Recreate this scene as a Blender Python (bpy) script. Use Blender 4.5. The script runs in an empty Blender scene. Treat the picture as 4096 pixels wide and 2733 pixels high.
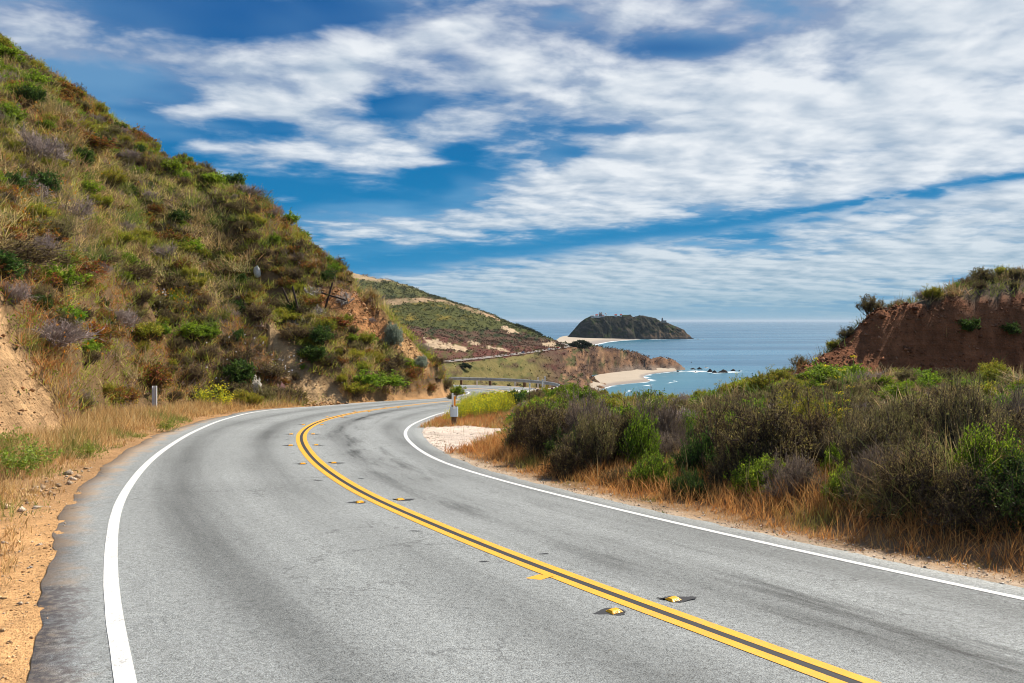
import bpy, math, random
import numpy as np
from mathutils import Vector

# ---------------------------------------------------------------- scene, camera, sky, sun
SC = bpy.context.scene
COL = SC.collection
SC.view_settings.view_transform = 'Standard'
SC.view_settings.look = 'None'
SC.view_settings.gamma = 1.0
SC.view_settings.use_curve_mapping = False
SC.view_settings.exposure = 0.58
SC.render.engine = 'CYCLES'
SC.cycles.max_bounces = 5
SC.cycles.diffuse_bounces = 2
SC.cycles.glossy_bounces = 2
SC.cycles.transmission_bounces = 2
SC.cycles.transparent_max_bounces = 4
SC.cycles.use_denoising = True
SC.cycles.denoiser = 'OPENIMAGEDENOISE'
SC.cycles.filter_width = 1.0
SC.cycles.sample_clamp_indirect = 4.0

F, CX, HY = 800.0, 512.0, 321.0        # focal length in pixels, centre column, horizon row (1024 x 683 frame)
cam = bpy.data.cameras.new('camera')
cam.sensor_width = 36.0
cam.lens = F / 1024 * 36.0
cam.shift_y = -(341.5 - HY) / 1024
cam.clip_start = 0.1
cam.clip_end = 300000
camo = bpy.data.objects.new('camera', cam)
camo.location = (0, 0, 0)
camo.rotation_euler = (math.radians(90), 0, 0)
COL.objects.link(camo)
SC.camera = camo

SUN_EL, SUN_AZ = math.radians(46), math.radians(54)     # azimuth clockwise from +Y (view direction)
sun_dir = Vector((math.cos(SUN_EL) * math.sin(SUN_AZ), math.cos(SUN_EL) * math.cos(SUN_AZ), math.sin(SUN_EL)))
sl = bpy.data.lights.new('sun', 'SUN')
sl.energy = 5.0
sl.angle = math.radians(0.6)
sl.color = (1.0, 0.91, 0.77)
so = bpy.data.objects.new('sun', sl)
so.rotation_euler = sun_dir.to_track_quat('Z', 'Y').to_euler()
COL.objects.link(so)


HAZE = 0.000018                       # density of the sea air (per metre)


class NT:
    """small helper for building node trees"""
    def __init__(s, tree):
        s.t = tree; s.n = tree.nodes; s.l = tree.links
    def new(s, typ, **kw):
        n = s.n.new(typ)
        for k, v in kw.items():
            setattr(n, k, v)
        return n
    def put(s, sock, v):
        if v is None:
            return
        if isinstance(v, bpy.types.NodeSocket):
            s.l.new(v, sock)
        else:
            sock.default_value = v
    def m(s, op, a, b=None, c=None, clamp=False):
        n = s.new('ShaderNodeMath', operation=op, use_clamp=clamp)
        s.put(n.inputs[0], a); s.put(n.inputs[1], b)
        if c is not None:
            s.put(n.inputs[2], c)
        return n.outputs[0]
    def smooth(s, v, lo, hi, a=0.0, b=1.0):
        n = s.new('ShaderNodeMapRange', interpolation_type='SMOOTHSTEP')
        s.put(n.inputs[0], v); s.put(n.inputs[1], lo); s.put(n.inputs[2], hi); s.put(n.inputs[3], a); s.put(n.inputs[4], b)
        return n.outputs[0]
    def lin(s, v, lo, hi, a=0.0, b=1.0):
        n = s.new('ShaderNodeMapRange')
        s.put(n.inputs[0], v); s.put(n.inputs[1], lo); s.put(n.inputs[2], hi); s.put(n.inputs[3], a); s.put(n.inputs[4], b)
        return n.outputs[0]
    def mix(s, f, a, b, mode='MIX'):
        n = s.new('ShaderNodeMix', data_type='RGBA', blend_type=mode)
        s.put(n.inputs[0], f)
        for k, v in ((6, a), (7, b)):
            if isinstance(v, (tuple, list)) and len(v) == 3:
                v = (*v, 1)
            s.put(n.inputs[k], v)
        return n.outputs[2]
    def noise(s, vec, scale, detail=4.0, rough=0.55, dist=0.0, out=0, lac=2.0):
        n = s.new('ShaderNodeTexNoise')
        if vec is not None:
            s.put(n.inputs['Vector'], vec)
        s.put(n.inputs['Scale'], scale); s.put(n.inputs['Detail'], detail); s.put(n.inputs['Roughness'], rough); s.put(n.inputs['Distortion'], dist)
        s.put(n.inputs['Lacunarity'], lac)
        return n.outputs[out]
    def vec(s, x, y, z=0.0):
        n = s.new('ShaderNodeCombineXYZ')
        s.put(n.inputs[0], x); s.put(n.inputs[1], y); s.put(n.inputs[2], z)
        return n.outputs[0]
    def map(s, v, loc=(0, 0, 0), rot=(0, 0, 0), scale=(1, 1, 1)):
        n = s.new('ShaderNodeMapping')
        s.put(n.inputs[0], v); s.put(n.inputs[1], loc); s.put(n.inputs[2], rot); s.put(n.inputs[3], scale)
        return n.outputs[0]


def az_el(x, y):
    u, v = (x - CX) / F, (HY - y) / F
    return math.atan(u), math.atan(v / math.sqrt(1 + u * u))


def build_world():
    w = bpy.data.worlds.new('World')
    SC.world = w
    w.use_nodes = True
    w.cycles.sampling_method = 'MANUAL'
    w.cycles.sample_map_resolution = 512
    t = NT(w.node_tree)
    t.n.clear()
    sky = t.new('ShaderNodeTexSky', sky_type='NISHITA')
    sky.sun_disc = False
    sky.sun_elevation = SUN_EL
    sky.sun_rotation = SUN_AZ
    sky.altitude = 60
    sky.air_density = 1.0
    sky.dust_density = 0.6
    sky.ozone_density = 3.0
    hs = t.new('ShaderNodeHueSaturation')
    hs.inputs['Hue'].default_value = 0.495
    hs.inputs['Saturation'].default_value = 1.5
    hs.inputs['Value'].default_value = 0.9
    t.l.new(sky.outputs[0], hs.inputs['Color'])
    d = t.new('ShaderNodeTexCoord').outputs['Generated']
    sp = t.new('ShaderNodeSeparateXYZ'); t.l.new(d, sp.inputs[0])
    dx, dy, dz = sp.outputs
    az = t.m('ARCTAN2', dx, dy)
    hyp = t.m('SQRT', t.m('ADD', t.m('MULTIPLY', dx, dx), t.m('MULTIPLY', dy, dy)))
    el = t.m('ARCTAN2', dz, hyp)
    # a flat layer of cloud overhead, seen in perspective
    den = t.m('ADD', t.m('MAXIMUM', dz, 0.0), 0.105)
    p = t.vec(t.m('DIVIDE', dx, den), t.m('DIVIDE', dy, den), 0.0)
    p = t.map(p, rot=(0, 0, math.radians(-14)))
    pc = t.map(p, loc=(3.1, 7.7, 0.4), scale=(0.9, 1.0, 1))
    n1 = t.noise(pc, 1.55, 4.0, 0.50, 0.1)
    n2 = t.noise(t.map(pc, loc=(0.05, -0.13, 0.0)), 1.55, 2.0, 0.5, 0.1)
    nb = t.noise(pc, 3.4, 5.0, 0.56, 0.15)
    nb2 = t.noise(t.map(pc, loc=(0.03, -0.07, 0.0)), 3.4, 3.0, 0.55, 0.15)
    bias = None
    def blob(x, y, rx, ry, wgt, tilt=0.0):
        nonlocal bias
        a0, e0 = az_el(x, y)
        da = t.m('SUBTRACT', az, a0)
        de = t.m('SUBTRACT', t.m('SUBTRACT', el, e0), t.m('MULTIPLY', da, tilt))
        qa, qe = t.m('DIVIDE', da, rx / F), t.m('DIVIDE', de, ry / F)
        q = t.m('ADD', t.m('MULTIPLY', qa, qa), t.m('MULTIPLY', qe, qe))
        g = t.m('MULTIPLY', t.m('POWER', 0.3679, q), wgt)
        bias = g if bias is None else t.m('ADD', bias, g)
    for b in SKY_BLOBS:
        blob(*b)
    fine = t.m('SUBTRACT', nb, 0.5)
    cov = t.m('ADD', t.m('ADD', n1, bias), t.m('MULTIPLY', fine, 0.80))
    dens = t.smooth(cov, 0.35, 0.78)
    # the clear crack between the two banks of cloud
    ec = t.m('ADD', t.m('MULTIPLY', t.m('MULTIPLY', az, az), 0.0135), t.m('ADD', t.m('MULTIPLY', az, 0.1034), 0.0906))
    off = t.m('SUBTRACT', t.m('ADD', el, t.m('MULTIPLY', fine, 0.03)), ec)
    wid = t.lin(az, -0.25, 0.55, 0.0165, 0.0075)
    r = t.m('DIVIDE', off, wid)
    crack = t.m('POWER', 0.3679, t.m('MULTIPLY', r, r))
    crack = t.m('MULTIPLY', crack, t.smooth(t.m('ADD', nb, t.lin(az, 0.1, 0.4, 0.2, 0.06)), 0.44, 0.56, 0.55, 1.0))
    dens = t.m('MULTIPLY', dens, t.m('SUBTRACT', 1.0, t.m('MULTIPLY', crack, 0.97)))
    # thin veil high up
    nv = t.noise(t.map(pc, loc=(9.0, 2.0, 3.0)), 1.3, 3.0, 0.5, 0.3)
    veil = t.m('MULTIPLY', t.smooth(t.m('ADD', nv, t.m('MULTIPLY', bias, 0.25)), 0.34, 0.66), 0.44)
    veil = t.m('MULTIPLY', veil, t.m('SUBTRACT', 1.0, crack))
    thick = dens
    dens = t.m('MAXIMUM', dens, veil)
    # relief: thick parts are white on the sun side and blue-grey beneath
    rel = t.m('ADD', t.m('MULTIPLY', t.m('SUBTRACT', n1, n2), 2.2), 0.60)
    rel = t.m('ADD', rel, t.m('MULTIPLY', t.m('SUBTRACT', nb, nb2), 2.9), clamp=True)
    low = t.smooth(el, 0.0, 0.17)
    white = t.mix(low, (5.3, 6.4, 7.2), (8.3, 8.7, 9.1))
    grey = t.mix(low, (2.9, 4.4, 5.6), (4.1, 5.1, 6.3))
    rel = t.m('MAXIMUM', rel, t.m('MULTIPLY', t.m('SUBTRACT', 1.0, thick), 0.8))      # thin edges let the light through
    cc = t.mix(rel, grey, white)
    cc = t.mix(t.smooth(thick, 0.0, 0.55), (2.9, 5.3, 7.5), cc)
    dens = t.m('MULTIPLY', dens, 0.97)
    blue = t.mix(t.smooth(el, 0.02, 0.38), (0.06, 2.4, 5.1), (0.04, 0.92, 3.2))
    blue = t.mix(0.94, hs.outputs[0], blue)
    col = t.mix(dens, blue, cc)
    hz = t.smooth(el, -0.005, 0.055, 0.92, 0.0)        # sea air near the horizon
    col = t.mix(hz, col, (2.5, 4.3, 5.6))
    bg = t.new('ShaderNodeBackground')
    t.l.new(col, bg.inputs[0])
    bg.inputs[1].default_value = 0.069
    o = t.new('ShaderNodeOutputWorld')
    t.l.new(bg.outputs[0], o.inputs[0])


# x, y, radius x, radius y (all in picture-sized angular units), weight, tilt: more or less cloud in that part of the sky
SKY_BLOBS = [
    (860, 130, 250, 80, 0.17, 0.0), (1000, 60, 170, 120, 0.20, 0.0), (640, 190, 170, 40, 0.20, 0.1),
    (450, 28, 60, 25, 0.10, 0.0), (590, 70, 90, 40, 0.06, 0.0), (340, 83, 30, 14, 0.30, 0.0), (262, 107, 60, 14, 0.22, -0.2),
    (720, 280, 480, 27, 0.46, 0.06), (400, 228, 100, 12, 0.22, 0.0), (430, 128, 60, 24, 0.12, 0.2), (390, 145, 60, 14, 0.16, 0.0),
    (230, 12, 110, 30, -0.24, 0.0), (430, 5, 80, 14, -0.14, 0.0), (100, 130, 200, 140, -0.08, 0.0), (400, 60, 130, 60, -0.07, 0.0),
    (390, 106, 42, 14, -0.24, 0.0), (400, 190, 80, 18, -0.28, 0.1), (462, 155, 28, 16, -0.24, 0.0),
    (340, 205, 70, 22, -0.16, 0.0), (250, 130, 60, 14, -0.08, 0.3), (690, 48, 55, 16, -0.20, -0.1),
    (70, 62, 90, 30, 0.13, -0.25), (200, 72, 80, 24, 0.13, -0.1), (310, 45, 60, 18, 0.08, 0.0), (180, 130, 60, 16, 0.10, -0.3), (300, 150, 60, 12, 0.10, 0.0),
    (560, 12, 30, 10, -0.12, 0.0), (620, 128, 26, 8, -0.14, 0.0),
]
build_world()


# ---------------------------------------------------------------- small numeric tools
RNG = np.random.default_rng(11)

def hash2(i, j, k):
    with np.errstate(over='ignore'):
        h = (i.astype(np.int64) * 374761393 + j.astype(np.int64) * 668265263 + np.int64(k) * 1274126177) & 0x7fffffff
        h = ((h ^ (h >> 13)) * 1274126177) & 0x7fffffff
        h = h ^ (h >> 16)
    return (h & 0xffff) / 65535.0

def vnoise(x, y, seed=0):
    xi, yi = np.floor(x), np.floor(y)
    fx, fy = x - xi, y - yi
    fx = fx * fx * (3 - 2 * fx); fy = fy * fy * (3 - 2 * fy)
    a, b = hash2(xi, yi, seed), hash2(xi + 1, yi, seed)
    c, d = hash2(xi, yi + 1, seed), hash2(xi + 1, yi + 1, seed)
    return (a * (1 - fx) + b * fx) * (1 - fy) + (c * (1 - fx) + d * fx) * fy

def fbm(x, y, oct=4, seed=0, gain=0.5):
    x = np.asarray(x, float); y = np.asarray(y, float)
    s, a, tot = 0.0, 1.0, 0.0
    for o in range(oct):
        s = s + a * vnoise(x + 17.3 * o, y - 9.1 * o, seed + o)
        tot += a; a *= gain; x = x * 2.03; y = y * 2.03
    return s / tot - 0.5

def sstep(x, a, b):
    t = np.clip((np.asarray(x, float) - a) / (b - a), 0, 1)
    return t * t * (3 - 2 * t)

def in_poly(X, Y, poly):
    P = np.asarray(poly, float); r = np.zeros(np.shape(X), bool)
    for (x0, y0), (x1, y1) in zip(P, np.roll(P, -1, 0)):
        c = ((y0 > Y) != (y1 > Y))
        with np.errstate(divide='ignore', invalid='ignore'):
            r ^= c & (X < (x1 - x0) * (Y - y0) / (y1 - y0 + 1e-12) + x0)
    return r

def P3(px, py, Y):
    """the point at distance Y that a picture row and column look at"""
    return ((px - CX) / F * Y, Y, (HY - py) / F * Y)

# ---------------------------------------------------------------- the road: a banked, falling surface and a centre line on it
CAM_H, GRADE, BANK = 1.9, 0.062, 0.015

def fall(Y, a=56.0, b=76.0):
    Y = np.asarray(Y, float)
    return np.where(Y < a, Y, np.where(Y < b, Y - (Y - a) ** 2 / (2 * (b - a)), (a + b) / 2))

def zr(X, Y):
    return -(CAM_H + GRADE * fall(Y) + BANK * np.clip(X, -12, 8) * (1 - sstep(Y, 36, 56)))

def on_road(px, py):
    lo, hi = 1.0, 160.0
    for _ in range(50):
        m = (lo + hi) / 2
        if HY - F * float(zr((px - CX) / F * m, m)) / m > py: lo = m
        else: hi = m
    return np.array([(px - CX) / F * m, m])

def px4(L):
    return np.array([on_road(x / 4, y / 4) for x, y in L])

C_PX = [(3413,2729),(3170,2643),(2979,2570),(2717,2477),(2504,2397),(2313,2327),(2121,2260),(1930,2183),(1738,2100),(1572,2033),(1457,1979),(1355,1918),(1260,1848),(1215,1790),(1200,1750),(1210,1727.5),(1234,1707),(1272,1687.7),(1323,1672.7),(1387,1656.7),(1466,1643),(1546,1632.5),(1610,1625),(1699,1614),(1770,1607),(1815,1603)]
L_PX = [(503,2693),(470,2517),(444,2340),(441,2193),(464.5,2058),(506,1958),(564.5,1881.6),(637,1811),(756,1737),(872,1685),(988,1653),(1104,1635),(1221,1626.6),(1337,1622)]
R_PX = [(4096,2397),(3745,2323),(3362,2240.5),(2979,2154),(2596,2068),(2440,2030),(2249,1985),(2057,1934),(1898,1892.6),(1776,1854),(1693,1813),(1642,1771),(1629,1759),(1620,1732),(1632,1710),(1661,1692.5),(1699,1676),(1747,1658),(1789,1647)]

def back(P, d=14.0):
    v = P[0] - P[2]; v = v / np.linalg.norm(v)
    return np.vstack([P[0] + v * d, P[0] + v * d * 0.5, P])

def smooth_line(P, step=0.12, sig=1.2):
    s = np.r_[0, np.cumsum(np.linalg.norm(np.diff(P, axis=0), axis=1))]
    n = int(s[-1] / step)
    q = np.linspace(0, s[-1], n)
    out = np.stack([np.interp(q, s, P[:, k]) for k in (0, 1)], 1)
    m = int(3 * sig / step); g = np.exp(-0.5 * (np.arange(-m, m + 1) * step / sig) ** 2); g /= g.sum()
    pad = np.vstack([2 * out[0] - out[m:0:-1], out, 2 * out[-1] - out[-2:-m - 2:-1]])
    return np.stack([np.convolve(pad[:, k], g, 'valid') for k in (0, 1)], 1)

_c = back(px4(C_PX))
_c = np.vstack([_c, [(-2.2, 52.5), (-1.0, 58), (-0.25, 63.5), (-0.6, 67.5), (-2.4, 70.2), (-5.5, 71.2), (-12, 71.8), (-24, 72.5), (-48, 76)]])
CL = smooth_line(_c)
_s = np.r_[0, np.cumsum(np.linalg.norm(np.diff(CL, axis=0), axis=1))]
_t = np.gradient(CL, axis=0); _t /= np.linalg.norm(_t, axis=1)[:, None]
NR = np.stack([_t[:, 1], -_t[:, 0]], 1)               # unit normal to the right of travel
ARC = _s

def width_to(line, sgn):
    w = np.full(len(CL), np.nan)
    A, B = line[:-1], line[1:]
    for i in range(len(CL)):
        n = NR[i] * sgn; d = B - A
        det = d[:, 0] * n[1] - d[:, 1] * n[0]
        r = A - CL[i]
        with np.errstate(divide='ignore', invalid='ignore'):
            k = (d[:, 0] * r[:, 1] - d[:, 1] * r[:, 0]) / det
            u = (n[0] * r[:, 1] - n[1] * r[:, 0]) / det
        ok = (u >= 0) & (u <= 1) & (k > 1.5) & (k < 6)
        if ok.any(): w[i] = k[ok].min()
    return w

def fill(w, tail, i_tail):
    w = w.copy(); w[i_tail:] = tail
    i = np.arange(len(w)); ok = ~np.isnan(w)
    w = np.interp(i, i[ok], w[ok])
    g = np.exp(-0.5 * (np.arange(-30, 31) / 12.0) ** 2); g /= g.sum()
    return np.convolve(np.pad(w, 30, mode='edge'), g, 'valid')

i_far = int(np.argmin(np.abs(CL[:, 1] - 40)))
i_fl = int(np.argmin(np.abs(CL[:, 1] - 33)))
WL = fill(width_to(back(px4(L_PX)), -1), 3.5, i_fl + 30)
WL = WL - 0.4 * sstep(CL[:, 1], 46, 52)
WR = fill(width_to(back(px4(R_PX)), 1), 3.4, i_far)

def lateral(X, Y):
    """signed distance from the centre line (right positive) and the nearest sample"""
    X = np.atleast_1d(X).ravel(); Y = np.atleast_1d(Y).ravel()
    sub = slice(None, None, 4); C = CL[sub]; N = NR[sub]
    lat = np.empty(len(X)); idx = np.empty(len(X), int)
    for a in range(0, len(X), 20000):
        x, y = X[a:a + 20000], Y[a:a + 20000]
        d = (x[:, None] - C[None, :, 0]) ** 2 + (y[:, None] - C[None, :, 1]) ** 2
        k = d.argmin(1)
        sg = (x - C[k, 0]) * N[k, 0] + (y - C[k, 1]) * N[k, 1]
        lat[a:a + 20000] = np.sqrt(d[np.arange(len(x)), k]) * np.sign(sg)
        idx[a:a + 20000] = k * 4
    return lat, np.minimum(idx, len(CL) - 1)

SH_L = np.interp(CL[:, 1], [-10, 4, 6, 8, 10, 14, 19, 24, 30, 40, 60], [0.62, 0.62, 0.66, 0.52, 0.5, 0.62, 0.8, 0.7, 0.5, 0.35, 0.2])   # paved shoulders
SH_R = np.interp(CL[:, 1], [-10, 4, 12, 22, 40, 60], [0.42, 0.42, 0.4, 0.5, 0.5, 0.6])

# ---------------------------------------------------------------- near terrain
# column, row of the crest, distance of the crest, distance of the toe of the left hill
HILL = np.array([
    (-900, -560, 36, 5.0), (-500, -285, 44, 8.0), (-250, -120, 52, 12.0), (-100, -22, 57, 16.0), (0, 48, 60, 20.5), (44, 76, 61, 22.5), (70, 92, 61, 24.0), (87, 103, 61, 29.0), (131, 134, 60, 36.0),
    (174, 158, 60, 39.5), (218, 180, 59, 42.0), (261, 203, 58, 43.5), (296, 229, 58, 44.5), (322, 253, 57, 45.5), (349, 268, 57, 46.5),
    (366, 282, 57, 47.0), (379, 299, 57, 47.5), (392, 316, 57, 48.2), (405, 330, 57, 49), (418, 345, 57, 49), (436, 362, 57.5, 49.5), (450, 375, 57.5, 50), (458, 390, 57.5, 51), (470, 404, 57.5, 52), (480, 412, 57.5, 53)], float)

def hill_z(X, Y):
    Ys = np.maximum(Y, 0.5)
    px = np.clip(CX + F * X / Ys, -900, 480)
    sky = np.interp(px, HILL[:, 0], HILL[:, 1]); Yr = np.interp(px, HILL[:, 0], HILL[:, 2]); Yt = np.interp(px, HILL[:, 0], HILL[:, 3])
    k = (HY - sky) / F
    z0 = zr(X * Yt / Ys, Yt)
    z1 = np.maximum(k * Yr, z0)
    u = (Ys - Yt) / (Yr - Yt)
    uc = np.clip(u, 0, 1)
    p = uc + 0.07 * np.sin(np.pi * uc) + 0.035 * np.sin(3 * np.pi * uc)
    z = z0 + (z1 - z0) * p
    z = np.where(u > 1, z1 + (Ys - Yr) * (np.minimum(k, 0.5) - 0.35), z)
    z = np.where(u < 0, zr(X, Y) + 0.0, z)
    amp = sstep(u, 0.0, 0.25)
    gul = np.abs(fbm((0.8 * X - 0.6 * Y) / 16, (0.6 * X + 0.8 * Y) / 4.5, 3, 6))
    z = z + amp * (1.2 * fbm(X / 7, Y / 7, 3, 5) + 0.8 * fbm(X / 2.2, Y / 2.2, 3, 9) - 1.1 * (1 - sstep(gul, 0.0, 0.10)))
    return z

GUIDE = []      # right-hand terrain, as (column, row, distance) looked at from the road
GUIDE += [(1024, 560, 7.2), (1010, 520, 8.2), (1100, 520, 8.2), (1000, 470, 10), (1200, 470, 10), (1030, 440, 12), (900, 500, 9.6), (900, 470, 11.5), (900, 430, 16), (900, 405, 22), (1000, 400, 24), (1100, 400, 24), (1250, 420, 18), (1400, 480, 10),
          (800, 520, 9.6), (800, 480, 12), (800, 440, 16), (790, 410, 22), (700, 500, 11.5), (700, 462, 15), (700, 430, 20), (640, 480, 14), (640, 450, 17), (610, 428, 24), (560, 448, 19), (570, 425, 26), (540, 415, 30), (560, 408, 36), (580, 398, 44), (600, 402, 38),
          (640, 409, 32), (690, 408, 30), (740, 406, 29), (770, 399, 29), (600, 394, 52), (575, 388, 62), (555, 388, 68), (560, 391, 60),
          (790, 383, 29.4), (1000, 364, 31.7), (1100, 360, 31.7), (1250, 358, 31.5), (830, 384, 27), (900, 382, 27), (1000, 376, 27), (1100, 372, 27),
          (882, 313, 32.5), (920, 310, 32.5), (960, 310, 32.5), (1024, 310, 32.5), (1100, 309, 32.5), (1250, 300, 32),
          (890, 314, 34), (930, 316, 39), (970, 318, 43), (1024, 317, 46), (1100, 314, 48), (1250, 310, 50),
          (1024, 308, 60), (1100, 304, 62), (930, 322, 52), (870, 350, 42), (880, 345, 50), (850, 372, 38), (850, 385, 46), (830, 392, 37), (810, 404, 36), (790, 412, 36), (770, 418, 38), (740, 424, 40), (700, 428, 40), (660, 428, 44), (800, 425, 45), (780, 440, 52), (840, 410, 54), (740, 430, 45), (690, 440, 48), (640, 440, 55), (610, 432, 68), (580, 425, 85), (540, 420, 90), (480, 420, 95), (400, 415, 100), (200, 415, 100), (0, 415, 105), (650, 520, 100), (800, 500, 100), (1000, 420, 100), (1300, 400, 100),
          (460, 402, 79), (500, 402, 79), (535, 402, 77), (400, 402, 80), (300, 402, 82), (0, 400, 90)]
def run(pts, n=14):
    P_ = np.array(pts, float); s = np.linspace(0, 1, n * (len(P_) - 1)); a = np.linspace(0, 1, len(P_))
    return [tuple(np.interp(q, a, P_[:, k]) for k in range(3)) for q in s]
GUIDE += run([(800, 380, 29.6), (830, 378, 30.1), (860, 375, 30.7), (900, 371, 31.5), (1000, 364, 31.7), (1100, 360, 31.7), (1250, 358, 31.5)], 6)
GUIDE += run([(882, 313, 32.6), (920, 310, 32.6), (960, 310, 32.6), (1024, 310, 32.6), (1100, 309, 32.6), (1250, 300, 32.2)], 5)
GUIDE += run([(806, 376, 30.6), (830, 362, 31.3), (852, 346, 32.0), (868, 328, 32.4), (888, 313, 32.6)], 4)
_G = [P3(*g) for g in GUIDE]
for i in range(0, len(CL), 24):
    for w in (WR[i] + 0.5, WR[i] + 1.0):
        q = CL[i] + NR[i] * w
        _G.append((q[0], q[1], float(zr(*q))))
for px, py in ((470, 432), (500, 432), (505, 441), (480, 445), (490, 424), (510, 424), (500, 414), (490, 408)):
    q = on_road(px, py); _G.append((q[0], q[1], float(zr(*q))))
_G = np.array(_G)
keep = [0]
for i in range(1, len(_G)):
    if np.min(np.hypot(*(_G[keep, :2] - _G[i, :2]).T)) > 0.35: keep.append(i)
_G = _G[keep]
_A = np.hypot(_G[:, None, 0] - _G[None, :, 0], _G[:, None, 1] - _G[None, :, 1])
_n = len(_G)
_M = np.zeros((_n + 3, _n + 3)); _M[:_n, :_n] = -_A - 0.15 * np.eye(_n); _M[:_n, _n] = 1; _M[:_n, _n + 1:] = _G[:, :2]; _M[_n, :_n] = 1; _M[_n + 1:, :_n] = _G[:, :2].T
_W = np.linalg.solve(_M, np.r_[_G[:, 2], 0, 0, 0])

def right_z(X, Y):
    out = np.empty(len(X))
    for a in range(0, len(X), 20000):
        x, y = X[a:a + 20000], Y[a:a + 20000]
        d = np.hypot(x[:, None] - _G[None, :, 0], y[:, None] - _G[None, :, 1])
        out[a:a + 20000] = -d @ _W[:_n] + _W[_n] + _W[_n + 1] * x + _W[_n + 2] * y
    return out + 0.25 * fbm(X / 2.5, Y / 2.5, 4, 3) * sstep(Y, 5, 12)

def terrain(X, Y):
    shp = np.shape(X)
    X = np.atleast_1d(np.asarray(X, float)).ravel(); Y = np.atleast_1d(np.asarray(Y, float)).ravel()
    lat, idx = lateral(X, Y)
    edge = np.where(lat < 0, WL[idx] + SH_L[idx], WR[idx] + SH_R[idx])
    over = np.abs(lat) - edge
    side = np.where(lat < 0, hill_z(X, Y), right_z(X, Y))
    verge = zr(X, Y) - 0.03 + (0.024 + 0.045 * fbm(X * 5, Y * 5, 4, 21)) * sstep(over, -0.22, 0.05)
    k = np.where(lat < 0, sstep(over, 0.25, 2.2 - 1.2 * sstep(Y, 42, 50)), sstep(over, 0.5, 2.2))
    z = verge * (1 - k) + side * k
    z = np.where(over < -0.25, zr(X, Y) - 0.03, z)
    if shp == ():
        return float(z[0])
    return z.reshape(shp)

_YS = np.exp(np.linspace(math.log(3.0), math.log(130.0), 1100))

def hit(px, py, ymin=3.0, ymax=130.0):
    """where the line of sight through a picture point meets the near terrain"""
    Ys = _YS[(_YS >= ymin) & (_YS <= ymax)]
    X = (px - CX) / F * Ys; zl = (HY - py) / F * Ys
    z = terrain(X, Ys)
    k = np.nonzero(z >= zl)[0]
    if len(k) == 0:
        return None
    k = k[0]
    return np.array([X[k], Ys[k], z[k]])

def hit_poly(pts, **kw):
    return [tuple(h[:2]) for h in (hit(x, y, **kw) for x, y in pts) if h is not None]

# ---------------------------------------------------------------- mesh and material tools
def new_mesh(name, V, faces, col=None, mats=(), midx=None, smooth=False, attrs=None):
    """faces: list of index arrays of shape (n, 3) or (n, 4)"""
    me = bpy.data.meshes.new(name)
    V = np.ascontiguousarray(V, np.float32)
    faces = [np.asarray(f, np.int32) for f in faces if len(f)]
    me.vertices.add(len(V)); me.vertices.foreach_set('co', V.ravel())
    nl = sum(f.size for f in faces); nf = sum(len(f) for f in faces)
    me.loops.add(nl); me.polygons.add(nf)
    me.loops.foreach_set('vertex_index', np.concatenate([f.ravel() for f in faces]))
    tot = np.concatenate([np.full(len(f), f.shape[1], np.int32) for f in faces])
    st = np.r_[0, np.cumsum(tot)[:-1]].astype(np.int32)
    me.polygons.foreach_set('loop_start', st)
    try: me.polygons.foreach_set('loop_total', tot)
    except Exception: pass
    if midx is not None: me.polygons.foreach_set('material_index', np.asarray(midx, np.int32))
    if smooth: me.polygons.foreach_set('use_smooth', np.ones(nf, bool))
    if col is not None:
        a = me.attributes.new('col', 'FLOAT_COLOR', 'POINT')
        c = np.ones((len(V), 4), np.float32); c[:, :3] = col
        a.data.foreach_set('color', c.ravel())
    for k, v in (attrs or {}).items():
        a = me.attributes.new(k, 'FLOAT', 'POINT'); a.data.foreach_set('value', np.ascontiguousarray(v, np.float32))
    for m in mats: me.materials.append(m)
    me.update(calc_edges=True)
    return me

def obj(name, me, parent=None, loc=None, rot=None, scale=None, **props):
    o = bpy.data.objects.new(name, me)
    COL.objects.link(o)
    if parent is not None: o.parent = parent
    if loc is not None: o.location = loc
    if rot is not None: o.rotation_euler = rot
    if scale is not None: o.scale = scale if isinstance(scale, (tuple, list)) else (scale,) * 3
    for k, v in props.items():
        if v: o[k] = v
    return o

def grid_faces(nr, nc):
    i = np.arange(nr * nc).reshape(nr, nc)
    return np.stack([i[:-1, :-1].ravel(), i[:-1, 1:].ravel(), i[1:, 1:].ravel(), i[1:, :-1].ravel()], 1)

MATS = {}
def mat(name, base=(0.5, 0.5, 0.5), rough=0.8, metal=0.0, build=None, spec=0.3):
    if name in MATS: return MATS[name]
    m = bpy.data.materials.new(name); m.use_nodes = True
    t = NT(m.node_tree); b = t.n['Principled BSDF']
    b.inputs['Base Color'].default_value = (*base, 1); b.inputs['Roughness'].default_value = rough; b.inputs['Metallic'].default_value = metal
    b.inputs['Specular IOR Level'].default_value = spec
    if build: build(t, b)
    MATS[name] = m
    return m

def attr_col(t, name='col'):
    n = t.new('ShaderNodeAttribute'); n.attribute_name = name
    return n.outputs['Color']

def attr_fac(t, name):
    n = t.new('ShaderNodeAttribute'); n.attribute_name = name
    return n.outputs['Fac']

def pos(t):
    return t.new('ShaderNodeNewGeometry').outputs['Position']

def bump(t, b, h, strength=0.5, dist=0.02):
    n = t.new('ShaderNodeBump'); n.inputs['Strength'].default_value = strength; n.inputs['Distance'].default_value = dist
    t.l.new(h, n.inputs['Height']); t.l.new(n.outputs[0], b.inputs['Normal'])

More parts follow.
